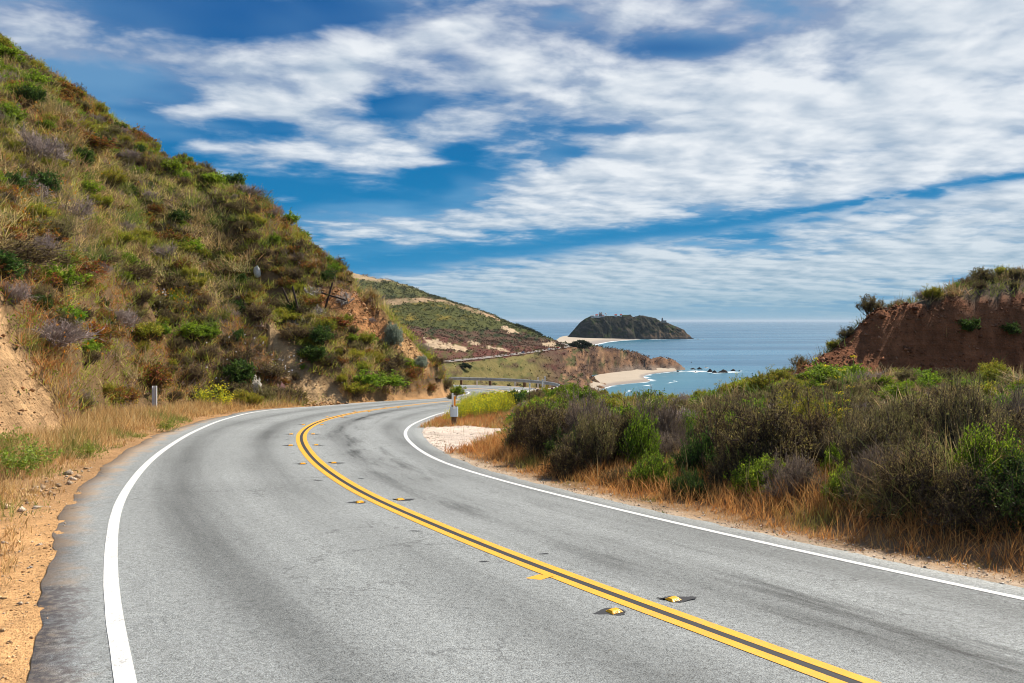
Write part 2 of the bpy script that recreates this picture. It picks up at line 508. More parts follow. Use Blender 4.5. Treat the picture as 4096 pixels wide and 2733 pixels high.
def m_ground(t, b):
    p = pos(t); c = attr_col(t)
    n1 = t.noise(p, 1.3, 6, 0.65); n2 = t.noise(p, 22.0, 3, 0.6); n3 = t.noise(p, 90.0, 2, 0.6)
    f = t.m('ADD', t.m('ADD', t.lin(n1, 0.25, 0.75, 0.62, 1.38), t.lin(n2, 0.2, 0.8, -0.28, 0.28)), t.lin(n3, 0.25, 0.75, -0.22, 0.22))
    v = t.new('ShaderNodeMix', data_type='RGBA', blend_type='MULTIPLY'); v.inputs[0].default_value = 1.0
    t.l.new(c, v.inputs[6]); t.l.new(f, v.inputs[7]); t.l.new(v.outputs[2], b.inputs['Base Color'])
    # cut faces: rills and ledges in the bare earth
    cut = attr_fac(t, 'cut')
    r1 = t.noise(t.map(p, scale=(2.2, 2.2, 0.55)), 1.0, 6, 0.68); r2 = t.noise(t.map(p, scale=(0.5, 0.5, 4.0)), 1.0, 4, 0.6)
    rr_ = t.m('MULTIPLY', t.m('ADD', r1, t.m('MULTIPLY', r2, 0.5)), cut)
    sh = t.lin(t.m('ADD', t.m('MULTIPLY', r1, 0.6), t.m('MULTIPLY', r2, 0.5)), 0.3, 0.8, 0.62, 1.34)
    k_ = t.new('ShaderNodeMix', data_type='RGBA', blend_type='MULTIPLY'); t.l.new(cut, k_.inputs[0]); t.l.new(v.outputs[2], k_.inputs[6]); t.l.new(sh, k_.inputs[7]); t.l.new(k_.outputs[2], b.inputs['Base Color'])
    bump(t, b, t.m('ADD', t.m('ADD', t.m('MULTIPLY', n2, 0.7), t.m('MULTIPLY', n3, 0.3)), t.m('MULTIPLY', rr_, 9.0)), 0.9, 0.05)

def m_asphalt(t, b):
    p = pos(t); lat = attr_fac(t, 'lat'); s = attr_fac(t, 'arc')
    g1 = t.noise(p, 95.0, 2, 0.75); g2 = t.noise(p, 260.0, 1, 0.5); g3 = t.noise(p, 24.0, 3, 0.65)
    # traffic wear: long streaks that run with the lanes
    st = t.noise(t.vec(t.m('MULTIPLY', lat, 1.15), t.m('MULTIPLY', s, 0.07), 0.0), 1.0, 3, 0.5)
    st2 = t.noise(t.vec(t.m('MULTIPLY', lat, 4.0), t.m('MULTIPLY', s, 0.22), 5.0), 1.0, 4, 0.6)
    big = t.noise(p, 0.35, 3, 0.5)
    al = t.m('ABSOLUTE', lat)
    trk = t.m('ADD', t.m('POWER', 0.3679, t.m('POWER', t.m('DIVIDE', t.m('SUBTRACT', al, 0.95), 0.38), 2.0)), t.m('POWER', 0.3679, t.m('POWER', t.m('DIVIDE', t.m('SUBTRACT', al, 2.55), 0.40), 2.0)))
    dark = t.m('MULTIPLY', trk, t.lin(st, 0.3, 0.7, 0.15, 1.0))
    base = t.m('ADD', 0.258, t.m('MULTIPLY', t.m('SUBTRACT', st2, 0.5), 0.10))
    base = t.m('ADD', base, t.m('MULTIPLY', t.m('SUBTRACT', big, 0.5), 0.10))
    base = t.m('SUBTRACT', base, t.m('MULTIPLY', dark, 0.15))
    # rubber scuffs in the near lane of the bend
    sc = t.noise(t.vec(t.m('MULTIPLY', lat, 2.2), t.m('MULTIPLY', s, 0.30), 9.0), 1.0, 5, 0.65)
    scm = t.m('MULTIPLY', t.smooth(sc, 0.46, 0.74), t.m('POWER', 0.3679, t.m('POWER', t.m('DIVIDE', t.m('SUBTRACT', lat, 1.25), 0.75), 2.0)))
    base = t.m('SUBTRACT', base, t.m('MULTIPLY', scm, 0.18))
    gr = t.m('ADD', t.m('ADD', t.lin(g1, 0.34, 0.66, 0.42, 1.58), t.lin(g2, 0.2, 0.8, -0.40, 0.40)), t.lin(g3, 0.3, 0.7, -0.25, 0.25))
    val = t.m('MULTIPLY', base, gr)
    tint = t.mix(t.noise(p, 130.0, 1, 0.5), (0.88, 1.0, 1.10), (1.04, 1.03, 0.93))
    col = t.mix(1.0, tint, val, 'MULTIPLY')
    # old broken strip and dust along the outer shoulder
    out = attr_fac(t, 'over')
    dn = t.m('ADD', out, t.m('MULTIPLY', t.m('SUBTRACT', t.noise(p, 2.2, 4, 0.6), 0.5), 0.9))
    dust = t.m('MULTIPLY', t.smooth(dn, 0.22, 0.66), 0.8)
    col = t.mix(dust, col, t.mix(t.noise(p, 40.0, 3, 0.6), (0.30, 0.19, 0.11), (0.52, 0.38, 0.25)))
    # older, darker tarmac breaking up on the shoulder near the viewpoint, and thin cracks
    od = t.m('MULTIPLY', t.smooth(t.m('ADD', out, t.m('MULTIPLY', t.m('SUBTRACT', t.noise(p, 5.0, 4, 0.6), 0.5), 0.5)), 0.16, 0.30), t.smooth(s, OLD_ARC - 0.12, OLD_ARC, 1.0, 0.0))
    col = t.mix(t.m('MULTIPLY', od, t.smooth(t.noise(p, 14.0, 4, 0.65), 0.38, 0.62)), col, (0.145, 0.13, 0.128))
    vo = t.new('ShaderNodeTexVoronoi', feature='DISTANCE_TO_EDGE'); t.put(vo.inputs['Scale'], 0.55)
    dv = t.new('ShaderNodeVectorMath', operation='ADD'); t.l.new(p, dv.inputs[0]); t.l.new(t.noise(p, 1.1, 5, 0.7, out=1), dv.inputs[1]); t.l.new(dv.outputs[0], vo.inputs['Vector'])
    ck = t.m('MULTIPLY', t.smooth(vo.outputs[0], 0.003, 0.011, 1.0, 0.0), t.smooth(t.noise(p, 0.4, 2, 0.5), 0.50, 0.60))
    col = t.mix(t.m('MULTIPLY', ck, 0.42), col, (0.05, 0.05, 0.052))
    t.l.new(col, b.inputs['Base Color'])
    bump(t, b, t.m('ADD', g1, t.m('MULTIPLY', g2, 0.6)), 0.55, 0.012)

OLD_ARC = float(ARC[np.argmin(np.abs(CL[:, 1] - 4.2))]) if False else float(ARC[lateral(*on_road(112, 585)[:, None])[1][0]])

def paint(c, wear=0.28):
    def f(t, b):
        p = pos(t)
        w = t.m('ADD', t.noise(p, 60.0, 3, 0.7), t.m('MULTIPLY', t.noise(p, 4.0, 4, 0.6), 0.5))
        k = t.smooth(w, 0.80, 0.97, 0.0, wear)
        sh = t.lin(t.noise(p, 9.0, 4, 0.6), 0.2, 0.8, 0.86, 1.1)
        col = t.mix(1.0, c, sh, 'MULTIPLY')
        t.l.new(t.mix(k, col, (0.2, 0.19, 0.18)), b.inputs['Base Color'])
        bump(t, b, t.noise(p, 110.0, 2, 0.6), 0.4, 0.006)
    return f

M_GROUND = mat('ground_soil', rough=0.95, build=m_ground, spec=0.1)
M_ROAD = mat('asphalt', rough=0.82, build=m_asphalt, spec=0.3)
M_WHITE = mat('white_road_paint', rough=0.6, build=paint((0.68, 0.68, 0.66), 0.75))
M_YELLOW = mat('yellow_road_paint', rough=0.6, build=paint((0.78, 0.385, 0.03), 0.65))
M_SEAL = mat('black_sealant', (0.035, 0.036, 0.04), 0.7)

# ---------------------------------------------------------------- near terrain meshes
th = np.radians(np.linspace(-60, 50, 470))
rr = np.exp(np.linspace(math.log(2.0), math.log(135.0), 340))
TX = rr[:, None] * np.sin(th)[None, :]; TY = rr[:, None] * np.cos(th)[None, :]
TZ = terrain(TX, TY)
LAT, IDX = lateral(TX, TY)
OVER = np.abs(LAT) - np.where(LAT < 0, WL[IDX] + SH_L[IDX], WR[IDX] + SH_R[IDX])

BARE = {   # scars of bare earth on the left hill, outlined in the picture
    'bank': [(-60, 292), (0, 296), (7, 318), (16, 345), (32, 362), (46, 392), (60, 424), (68, 440), (40, 440), (-60, 452)],
    'scar': [(261, 328), (277, 322), (296, 348), (311, 370), (330, 386), (350, 404), (304, 406), (286, 390), (272, 366)],
    'scarp': [(314, 285), (338, 288), (364, 296), (376, 308), (390, 320), (402, 334), (418, 349), (430, 365), (420, 374), (402, 358), (384, 346), (368, 333), (355, 325), (338, 315), (322, 305)],
}
BARE_XY = {k: hit_poly(v, ymin=9) for k, v in BARE.items()}
PULLOUT = [tuple(on_road(x, y)) for x, y in ((413, 427), (440, 425), (475, 425), (513, 427), (516, 437), (500, 441), (470, 447), (436, 452), (425, 446), (415, 436))]
BLUFF = [tuple(P3(x, 0, d)[:2]) for x, d in ((778, 29.6), (830, 30.4), (900, 30.6), (1300, 30.4), (1300, 32.4), (1024, 32.9), (920, 32.9), (882, 33.2), (862, 33.0), (835, 32.5), (800, 32.0))]

def bare_at(X, Y, grow=1.0):
    # the outlines are laid on the slope itself: a point belongs to a scar if it lies inside its outline there
    Yp = np.maximum(Y, 1.0); Zp = terrain(X, Y)
    jx = CX + F * X / Yp + 9 * fbm(X / 0.9, Y / 0.9, 3, 31); jy = HY - F * Zp / Yp + 7 * fbm(X / 0.9, Y / 0.9, 3, 41)
    facing = Y < np.interp(CX + F * X / Yp, HILL[:, 0], HILL[:, 2]) + 0.5
    r = np.zeros(np.shape(X), int)
    for k, n in (('bank', 1), ('scar', 2), ('scarp', 3)):
        q = np.array(BARE[k], float); q = q.mean(0) + (q - q.mean(0)) * grow
        r[in_poly(jx, jy, q) & facing] = n
    return r

fx, fy = TX.ravel(), TY.ravel()
flat, fover = LAT, OVER
lv = fbm(fx / 3, fy / 3, 4, 61); fv = fbm(fx / 0.6, fy / 0.6, 3, 71)
colr = np.empty((len(fx), 3))
# right side
soil = np.array((0.105, 0.075, 0.05)); dry = np.array((0.27, 0.165, 0.085)); pale = np.array((0.42, 0.32, 0.23))
k1 = sstep(fover + 0.5 * fv, 0.05, 0.5)[:, None]; k2 = sstep(fover + 1.2 * lv, 1.4, 2.4)[:, None]
rc = pale * (1 - k1) + dry * k1
rc = rc * (1 - k2) + soil * k2
pj = in_poly(fx + 0.8 * fv, fy + 0.8 * lv, PULLOUT)
rc[pj] = np.array((0.60, 0.50, 0.42)) * (1 + 0.25 * fv[pj])[:, None]
bl = in_poly(fx + 1.2 * fv, fy + 0.8 * fv, BLUFF)
rc[bl] = np.array((0.25, 0.10, 0.047)) * (1 + 0.9 * fbm(fx[bl] / 0.5, fy[bl] / 0.25 + TZ.ravel()[bl] * 3, 4, 5))[:, None]
# left side
orange = np.array((0.52, 0.30, 0.135)); straw = np.array((0.36, 0.21, 0.10)); hs_ = np.array((0.15, 0.095, 0.048))
near = (1 - sstep(fy, 8.5, 12.5))[:, None]
lc = straw * (1 - near) + orange * near
hgt_ = TZ.ravel() - zr(fx, fy)
k3 = np.maximum(sstep(fover + 1.0 * lv, 0.9, 2.2), sstep(hgt_ + 0.6 * lv, 0.15, 0.7))[:, None]
lc = lc * (1 - k3 * (1 - near)) + hs_ * k3 * (1 - near)
ba = bare_at(fx, fy); ba_wide = bare_at(fx, fy, 1.22)
for n, c in ((1, (0.46, 0.29, 0.15)), (2, (0.46, 0.31, 0.165)), (3, (0.34, 0.165, 0.07))):
    k = ba == n
    lc[k] = np.array(c) * (1 + 0.7 * fv[k] + 0.5 * lv[k])[:, None]
k = ba == 1
lc[k] = lc[k] + (np.array((0.33, 0.27, 0.20)) * (1 + 0.6 * fv[k])[:, None] - lc[k]) * sstep(lv[k] + 0.12 * fbm(fx[k] / 1.0, fy[k] / 1.0, 3, 99) + 0.10 * (0.5 - hgt_[k]), 0.0, 0.15)[:, None]
k = (ba == 3) & (fx / fy > -0.158)
lc[k] = np.array((0.47, 0.28, 0.13)) * (1 + 0.7 * fv[k])[:, None]
colr = np.where((flat < 0)[:, None], lc, rc)
# the bare scars are cut back a little with runnels
TZf = TZ.ravel().copy()
kb = ba > 0
TZf[kb] += -0.25 + 0.55 * np.abs(fbm(fx[kb] / 0.8, fy[kb] / 2.5, 3, 91)) + 0.25 * fbm(fx[kb] / 0.3, fy[kb] / 0.3, 2, 93)
kb = bl & (flat > 0)
TZf[kb] += 0.30 * fbm(fx[kb] / 0.45, fy[kb] / 1.2, 4, 95)
TV = np.stack([fx, fy, TZf], 1)
fa = grid_faces(*TX.shape)
left_face = (flat[fa].mean(1) < 0)
def sub_mesh(name, keep):
    f = fa[keep]; u, inv = np.unique(f, return_inverse=True)
    return new_mesh(name, TV[u], [inv.reshape(f.shape)], colr[u], (M_GROUND,), smooth=True, attrs={'cut': np.where(flat < 0, ba > 0, bl).astype(float)[u]})
obj('hillside', sub_mesh('hillside', left_face), kind='structure')
obj('ground', sub_mesh('ground', ~left_face), kind='structure')

# ---------------------------------------------------------------- road sheet and its painted lines
def ribbon(offs, lift, i0=0, i1=None, step=2):
    """sheet between given offsets (m, right positive; one array per column) along the centre line"""
    ii = np.arange(i0, (i1 or len(CL)) - 1, step)
    rows = []
    for o in offs:
        o = o[ii] if np.ndim(o) else np.full(len(ii), o)
        q = CL[ii] + NR[ii] * o[:, None]
        rows.append(np.c_[q, zr(q[:, 0], q[:, 1]) + lift])
    V = np.stack(rows, 1)                              # along, across, 3
    return V, ii

jag = fbm(ARC / 0.3, ARC * 0, 3, 7) * 0.07 + fbm(ARC / 2.2, ARC * 0 + 3, 3, 8) * 0.36
jagr = fbm(ARC / 0.3, ARC * 0 + 9, 4, 17) * 0.16
eL, eR = -(WL + SH_L + jag), WR + SH_R + jagr
cols = [eL * (1 - k) + eR * k for k in np.linspace(0, 1, 25)]
V, ii = ribbon([eL - 0.02] + cols + [eR + 0.02], 0.0, step=1)
V[:, 0, 2] -= 0.08; V[:, -1, 2] -= 0.08
ac = np.stack([o[ii] for o in [eL] + cols + [eR]], 1)
ov = np.maximum(np.where(ac < 0, -ac - WL[ii][:, None], -0.5), -0.5)
me = new_mesh('road', V.reshape(-1, 3), [grid_faces(*V.shape[:2])], None, (M_ROAD,), smooth=False,
              attrs={'lat': ac.ravel(), 'arc': np.repeat(ARC[ii], ac.shape[1]), 'over': ov.ravel()})
ROAD = obj('road', me, kind='structure')

def line(name, o0, o1, m, lift, parent=ROAD, **kw):
    V, ii = ribbon([o0, o1], lift, **kw)
    return obj(name, new_mesh(name, V.reshape(-1, 3), [grid_faces(*V.shape[:2])], None, (m,)), parent)
wob = 0.006 * fbm(ARC / 0.5, ARC * 0 + 5, 2, 44)
line('edge_line', -WL - 0.06 + wob, -WL + 0.06, M_WHITE, 0.004)
line('edge_line', WR - 0.05, WR + 0.05 + wob, M_WHITE, 0.004)
line('centre_line', -0.140 + wob, -0.040 + 0.6 * wob, M_YELLOW, 0.004)
line('centre_line', 0.040 - wob, 0.140 + wob, M_YELLOW, 0.004)
line('sealed_strip', -0.036, 0.036, M_SEAL, 0.003)


# ---------------------------------------------------------------- sea, coast and island
SEA = -60.0
def sea_pt(px, py):
    Y = -SEA * F / (py - HY)
    return ((px - CX) / F * Y, Y)

FAR_ROAD = [(380, 368, 430), (415, 365, 455), (443, 362.2, 490), (465, 360, 525), (485, 358, 565), (510, 355, 630), (533, 352, 700), (548, 349.9, 770), (558, 348.4, 830), (566, 347.2, 885), (570.5, 346.3, 930), (570.5, 345.3, 975), (567, 344.2, 1020), (562, 343, 1070)]
COAST = FAR_ROAD + [
    (462, 376, 470), (500, 378, 525), (545, 373, 650), (440, 378, 440), (480, 391, 450), (520, 393, 500), (560, 386, 640), (400, 385, 390), (350, 385, 380), (300, 385, 380),
    (575, 352, 880), (572, 362, 850), (560, 371, 735), (585, 366, 890), (596, 358, 915), (590, 372.5, 885), (600, 373.5, 895),
    (590.4, 348.2, 935), (604, 349.8, 945), (619, 352.4, 960), (626, 353.0, 968), (636.7, 354.2, 980), (648, 356, 992), (659, 358, 1000), (670, 360.3, 1005), (678, 362.2, 1003), (683, 366.5, 996),
    (605, 364, 925), (620, 364, 942), (637, 364, 958), (655, 364.5, 977), (670, 365.5, 985),
    (612.8, 371.8, 928), (636.7, 370.6, 952), (660.6, 369.8, 972), (676, 370.2, 980), (687, 371.5, 1000),
    (590, 347.2, 1000), (604, 349.0, 1005), (625, 352.6, 1020), (650, 357, 1035), (672, 361.5, 1035),
    (600, 372, 1120), (640, 372, 1110), (680, 372, 1080), (700, 376, 1000), (600, 382, 800), (640, 382, 880), (670, 376, 940), (620, 400, 640), (700, 400, 800), (600, 420, 520), (700, 420, 520), (560, 410, 520),
    (388, 306, 900), (405, 301.3, 950), (424, 300, 1000), (443.6, 300.4, 1050), (459.6, 305.6, 1080), (472, 309.5, 1090), (485, 314.4, 1100), (501, 320.6, 1110), (520, 326.6, 1120), (530, 330, 1125), (539.4, 333.6, 1130), (549, 337.6, 1125), (556, 340.8, 1110),
    (350, 309, 880), (300, 318, 870),
    (413, 326.6, 720), (437, 334.6, 720), (469, 341, 760), (501, 342.6, 840), (533, 345.9, 900), (380, 322, 700), (340, 325, 700), (300, 330, 690),
    (440, 317, 870), (480, 326, 930), (520, 335, 1010), (400, 313, 820), (460, 329, 840), (500, 333, 960), (540, 340.5, 1030),
    (430, 347, 590), (470, 352, 630), (510, 348.5, 740), (400, 345, 580), (540, 347.6, 860), (350, 345, 570), (450, 343, 660),
    (371.8, 278.5, 1500), (384.6, 279, 1500), (397, 284, 1520), (405, 285, 1530), (418, 291.3, 1560), (442, 299.3, 1600), (460, 305, 1620), (490, 316, 1650), (520, 328, 1680), (345, 270, 1480), (300, 262, 1480),
    (380, 297, 1300), (420, 303, 1330), (350, 290, 1300), (445, 305, 1330), (470, 313, 1350), (500, 325, 1380), (540, 340, 1400), (570, 347, 1500),
    (371, 285, 1800), (442, 305, 1900), (520, 335, 1900), (300, 270, 1800), (560, 344, 1900), (590, 350, 1700), (600, 356, 1500), (620, 365, 1300),
    (300, 420, 180), (400, 420, 180), (480, 425, 180), (560, 440, 180), (640, 470, 180), (700, 480, 180), (300, 470, 112), (480, 470, 112), (600, 480, 112), (720, 520, 112)]
_K = np.array([P3(*g) for g in COAST]); _nk = len(_K)
def _warp(x, y):
    return np.stack([x / 55.0, 9.0 * np.log(np.maximum(y, 60.0))], -1)
_Kw = _warp(_K[:, 0], _K[:, 1])
_A = np.linalg.norm(_Kw[:, None] - _Kw[None], axis=-1)
_M = np.zeros((_nk + 3, _nk + 3)); _M[:_nk, :_nk] = -_A - 0.012 * np.eye(_nk); _M[:_nk, _nk] = 1; _M[:_nk, _nk + 1:] = _Kw; _M[_nk, :_nk] = 1; _M[_nk + 1:, :_nk] = _Kw.T
_WK = np.linalg.solve(_M, np.r_[_K[:, 2], 0, 0, 0])

FR = np.array([P3(*p) for p in FAR_ROAD])
_fs = np.r_[0, np.cumsum(np.linalg.norm(np.diff(FR[:, :2], axis=0), axis=1))]
_q = np.linspace(0, _fs[-1], 400)
FRC = np.stack([np.interp(_q, _fs, FR[:, k]) for k in range(3)], 1)
for _ in range(30):
    FRC[1:-1] = 0.25 * FRC[:-2] + 0.5 * FRC[1:-1] + 0.25 * FRC[2:]

def coast_z(X, Y, rough=True):
    X = np.asarray(X, float).ravel(); Y = np.asarray(Y, float).ravel()
    out = np.empty(len(X))
    for a in range(0, len(X), 20000):
        q = _warp(X[a:a + 20000], Y[a:a + 20000])
        d = np.linalg.norm(q[:, None] - _Kw[None], axis=-1)
        z = -d @ _WK[:_nk] + _WK[_nk] + q @ _WK[_nk + 1:]
        x, y = X[a:a + 20000], Y[a:a + 20000]
        dr2 = (x[:, None] - FRC[None, ::4, 0]) ** 2 + (y[:, None] - FRC[None, ::4, 1]) ** 2
        k = dr2.argmin(1); dr = np.sqrt(dr2[np.arange(len(x)), k])
        if rough:
            g = sstep(dr, 10, 45)
            amp = np.interp(y, [200, 500, 900, 1600], [3.0, 4.0, 7.0, 12.0])
            px = CX + F * x / y
            cliff = sstep(px, 568, 600) * (1 - sstep(y, 1010, 1060))
            z = z + g * amp * fbm(x / 45, y / 70, 4, 12) * (1 - 0.5 * cliff)
            # gullies that run down towards the shore
            gl = np.abs(fbm(x / 16 + y / 90, y / 140, 3, 14)) * 2
            z = z - g * (5.0 * sstep(-z, 26, 38)) * (1 - sstep(gl, 0.05, 0.30)) * sstep(y, 250, 420)
            z = z + g * 1.6 * fbm(x / 7, y / 10, 3, 15) + 4.0 * cliff * np.abs(fbm(x / 9, y / 20, 3, 77))
        kk = 1 - sstep(dr, 9, 26)
        z = z * (1 - kk) + (FRC[::4][k, 2] - 0.1) * kk
        out[a:a + 20000] = z
    return out

def px_of(V):
    return CX + F * V[:, 0] / V[:, 1], HY - F * V[:, 2] / V[:, 1]

def m_coast(t, b):
    p = pos(t); c = attr_col(t)
    n1 = t.noise(p, 0.12, 6, 0.65); n2 = t.noise(p, 0.6, 4, 0.65)
    f = t.m('ADD', t.lin(n1, 0.25, 0.75, 0.68, 1.32), t.lin(n2, 0.2, 0.8, -0.30, 0.30))
    t.l.new(t.mix(1.0, c, f, 'MULTIPLY'), b.inputs['Base Color'])
    bump(t, b, t.m('ADD', n2, t.m('MULTIPLY', n1, 2.0)), 0.8, 1.2)
M_COAST = mat('coast_scrub_and_soil', rough=0.95, build=m_coast, spec=0.05)

tt = np.linspace(-0.36, 0.27, 420); yy = np.exp(np.linspace(math.log(112.0), math.log(1950.0), 330))
GX = (tt[None, :] * yy[:, None]); GY = np.repeat(yy[:, None], len(tt), 1)
GZ = coast_z(GX, GY).reshape(GX.shape)
CV = np.stack([GX.ravel(), GY.ravel(), GZ.ravel()], 1)
px, py = px_of(CV)
jx = px + 5 * fbm(px / 9, py / 5, 3, 3); jy = py + 3 * fbm(px / 9, py / 5, 3, 4)
nA = fbm(px / 14, py / 6, 4, 6); nB = fbm(px / 5, py / 3, 4, 7); nC = fbm(px / 3, py / 1.6, 3, 8)
olive = np.array((0.075, 0.08, 0.026)); gold = np.array((0.22, 0.16, 0.03)); dkg = np.array((0.035, 0.045, 0.02)); red = np.array((0.135, 0.055, 0.042)); brown = np.array((0.10, 0.06, 0.04)); sand = np.array((0.43, 0.32, 0.21)); gslope = np.array((0.165, 0.135, 0.05)); rock = np.array((0.20, 0.11, 0.062)); tan = np.array((0.36, 0.25, 0.15))
def mixc(a, b, k):
    k = np.clip(k, 0, 1)[:, None]; return a * (1 - k) + b * k
cc_ = np.tile(olive, (len(CV), 1))
cc_ = mixc(cc_, gold, sstep(nB + nA, 0.05, 0.3) * 0.8 * sstep(470 - jx, -20, 40))
cc_ = mixc(cc_, dkg, sstep(nC + nB, 0.05, 0.25) * 0.75)
ridge_y = np.interp(px, [370, 388, 405, 424, 443.6, 459.6, 485, 501, 520, 539.4, 556, 570], [312, 306, 301.3, 300, 300.4, 305.6, 314.4, 320.6, 326.6, 333.6, 340.8, 347])
B = (GY.ravel() < 1200) & (GY.ravel() > 560)
crest = B & (jy < ridge_y + 2.0 + 4 * nB) & (jx < 500)
cc_[crest] = (mixc(np.tile(tan, (len(CV), 1)), olive, 0.25 + 2 * nB))[crest]
low_y = np.interp(px, [380, 413, 440, 470, 500, 530, 556, 570], [318, 327, 329, 331, 329, 334, 341, 346])
lowB = B & (jy > low_y)
cc_[lowB] = mixc(np.tile(brown, (len(CV), 1)), dkg, sstep(nB + nC, 0.0, 0.25))[lowB]
flat_y = np.interp(px, [380, 413, 440, 470, 500, 530, 556, 575], [320, 329, 337, 342.5, 345, 347.3, 346.5, 347])
fl = (GY.ravel() < 1150) & (jy > flat_y) & (jx < 580)
cc_[fl] = mixc(mixc(np.tile(red, (len(CV), 1)), olive * 1.1, sstep(nB, -0.06, 0.14) * 0.8), brown, sstep(nC, 0.02, 0.2) * 0.7)[fl]
road_y = np.interp(px, [p[0] for p in FAR_ROAD[:11]], [p[1] for p in FAR_ROAD[:11]])
below = (jy > road_y + 2.2) & (jx < 572) & (GY.ravel() < 900)
gs = mixc(mixc(np.tile(gslope, (len(CV), 1)), np.array((0.09, 0.095, 0.03)), sstep(nA + nB, -0.02, 0.2) * 0.85), brown, sstep(nA, 0.10, 0.24) * 0.75)
rw = sstep(jx + 30 * nA, 522, 560)
gs = mixc(gs, mixc(np.tile(brown * 1.0, (len(CV), 1)), red * 0.6, sstep(nB, 0.05, 0.25)), rw)
cc_[below] = gs[below]
clf = (jx >= 560 + 14 * nA + 10 * nB) & (GY.ravel() < 1200) & (jy > 346.5)
ck = mixc(mixc(np.tile(rock, (len(CV), 1)), brown, sstep(nA + nB, -0.1, 0.14) * 0.92), np.array((0.06, 0.07, 0.025)), sstep(fbm(px / 7, py / 5, 3, 16), 0.06, 0.2) * 0.85 * (1 - sstep(jx, 630, 650)))
ck = mixc(ck, np.array((0.31, 0.18, 0.10)), sstep(fbm(px / 4, py / 9, 3, 18), 0.16, 0.26) * 0.8)
ck = mixc(ck, np.array((0.06, 0.035, 0.028)), sstep(fbm(px / 3, py / 7, 3, 19), 0.06, 0.18) * 0.7)
ck = mixc(ck, np.array((0.20, 0.15, 0.115)), sstep(jy, 364, 368) * sstep(jx, 600, 630))
cc_[clf] = ck[clf]
for poly in ([(423, 338), (440, 341), (462, 347), (472, 350), (468, 353), (450, 350), (425, 347)], [(462, 340), (480, 343), (482, 346), (468, 343)], [(484, 345), (505, 348.5), (508, 351), (490, 348.5)],
             [(499, 326), (513, 328.5), (522, 333), (508, 333)], [(541, 341.5), (552, 340.5), (560, 345), (556, 347.4), (543, 347.4)], [(424, 354), (438, 357), (432, 360), (424, 359)], [(566, 342), (580, 343), (582, 345.5), (572, 345.8)]):
    k = in_poly(px + 12 * nB + 5 * nC, py + 6 * nC + 3.5 * nB, poly)
    cc_[k] = (np.tile(sand, (len(CV), 1)) * (1 + 0.35 * nC)[:, None])[k]
fa_ = grid_faces(*GX.shape)
keep = (CV[fa_][:, :, 2].max(1) > SEA - 6)
u, inv = np.unique(fa_[keep], return_inverse=True)
hA = GY.ravel() > 1200
cA = mixc(mixc(np.tile(np.array((0.10, 0.10, 0.035)), (len(CV), 1)), dkg, sstep(nC + nB, -0.05, 0.2) * 0.8), np.array((0.34, 0.25, 0.15)), sstep(284 - jy + 12 * nA + 0.12 * (jx - 380), 0, 3) * sstep(400 - jx, -12, 6))
cc_[hA] = cA[hA]
obj('coastal_hills', new_mesh('coastal_hills', CV[u], [inv.reshape(-1, 4)], cc_[u], (M_COAST,), smooth=True), kind='structure')

# far stretch of the highway
M_FROAD = mat('far_asphalt', (0.20, 0.195, 0.19), 0.85)
M_FVERGE = mat('far_road_verge', (0.30, 0.22, 0.16), 0.9)
_t3 = np.gradient(FRC[:, :2], axis=0); _t3 /= np.linalg.norm(_t3, axis=1)[:, None]; _n3 = np.stack([_t3[:, 1], -_t3[:, 0]], 1)
def far_strip(name, a, b, lift, m, parent=None, **kw):
    V = np.stack([np.c_[FRC[:, :2] + _n3 * o, FRC[:, 2] + lift] for o in (a, b)], 1)
    return obj(name, new_mesh(name, V.reshape(-1, 3), [grid_faces(*V.shape[:2])], None, (m,)), parent, **kw)
FROAD = far_strip('far_road', -4.2, 4.2, 0.35, M_FROAD, kind='structure')
far_strip('verge', 4.2, 6.2, 0.39, M_FVERGE, FROAD)
far_strip('verge', -6.0, -4.2, 0.38, M_FVERGE, FROAD)
far_strip('edge_line', 3.75, 4.0, 0.42, M_WHITE, FROAD)
far_strip('edge_line', -4.0, -3.75, 0.42, M_WHITE, FROAD)
far_strip('centre_line', -0.2, 0.2, 0.42, M_YELLOW, FROAD)

# beaches
def m_sand(t, b):
    p = pos(t); n = t.noise(p, 0.05, 5, 0.6); w = attr_fac(t, 'wet')
    c = t.mix(n, (0.36, 0.30, 0.23), (0.47, 0.39, 0.30))
    c = t.mix(t.smooth(t.m('ADD', w, t.m('MULTIPLY', t.m('SUBTRACT', t.noise(t.map(p, scale=(0.02, 0.09, 1)), 1.0, 4, 0.6), 0.5), 0.6)), 0.45, 0.8), c, (0.27, 0.23, 0.20))
    t.l.new(c, b.inputs['Base Color'])
M_SAND = mat('beach_sand', rough=0.85, build=m_sand, spec=0.1)

def beach(name, shore, inland, z_in):
    S_ = np.array([sea_pt(*p) for p in shore]); I_ = np.array([sea_pt(*p) for p in inland])
    n = 60; k = np.linspace(0, 1, n); a = np.linspace(0, 1, len(S_))
    S_ = np.stack([np.interp(k, a, S_[:, j]) for j in (0, 1)], 1); I_ = np.stack([np.interp(k, a, I_[:, j]) for j in (0, 1)], 1)
    for _ in range(2):
        S_[1:-1] = 0.25 * S_[:-2] + 0.5 * S_[1:-1] + 0.25 * S_[2:]
    rows, wet = [], []
    for f in np.linspace(-0.06, 1, 16):
        q = S_ * (1 - f) + I_ * f
        rows.append(np.c_[q, SEA - 0.0 + (z_in - SEA) * f + 0.25 * fbm(q[:, 0] / 15, q[:, 1] / 15, 3, 5) * min(1, max(0, f * 4))]); wet.append(np.full(n, 1 - max(0, f) * 1.7))
    V = np.stack(rows, 0)
    obj(name, new_mesh(name, V.reshape(-1, 3), [grid_faces(*V.shape[:2])], None, (M_SAND,), smooth=True, attrs={'wet': np.array(wet).ravel()}), kind='structure')
    return S_
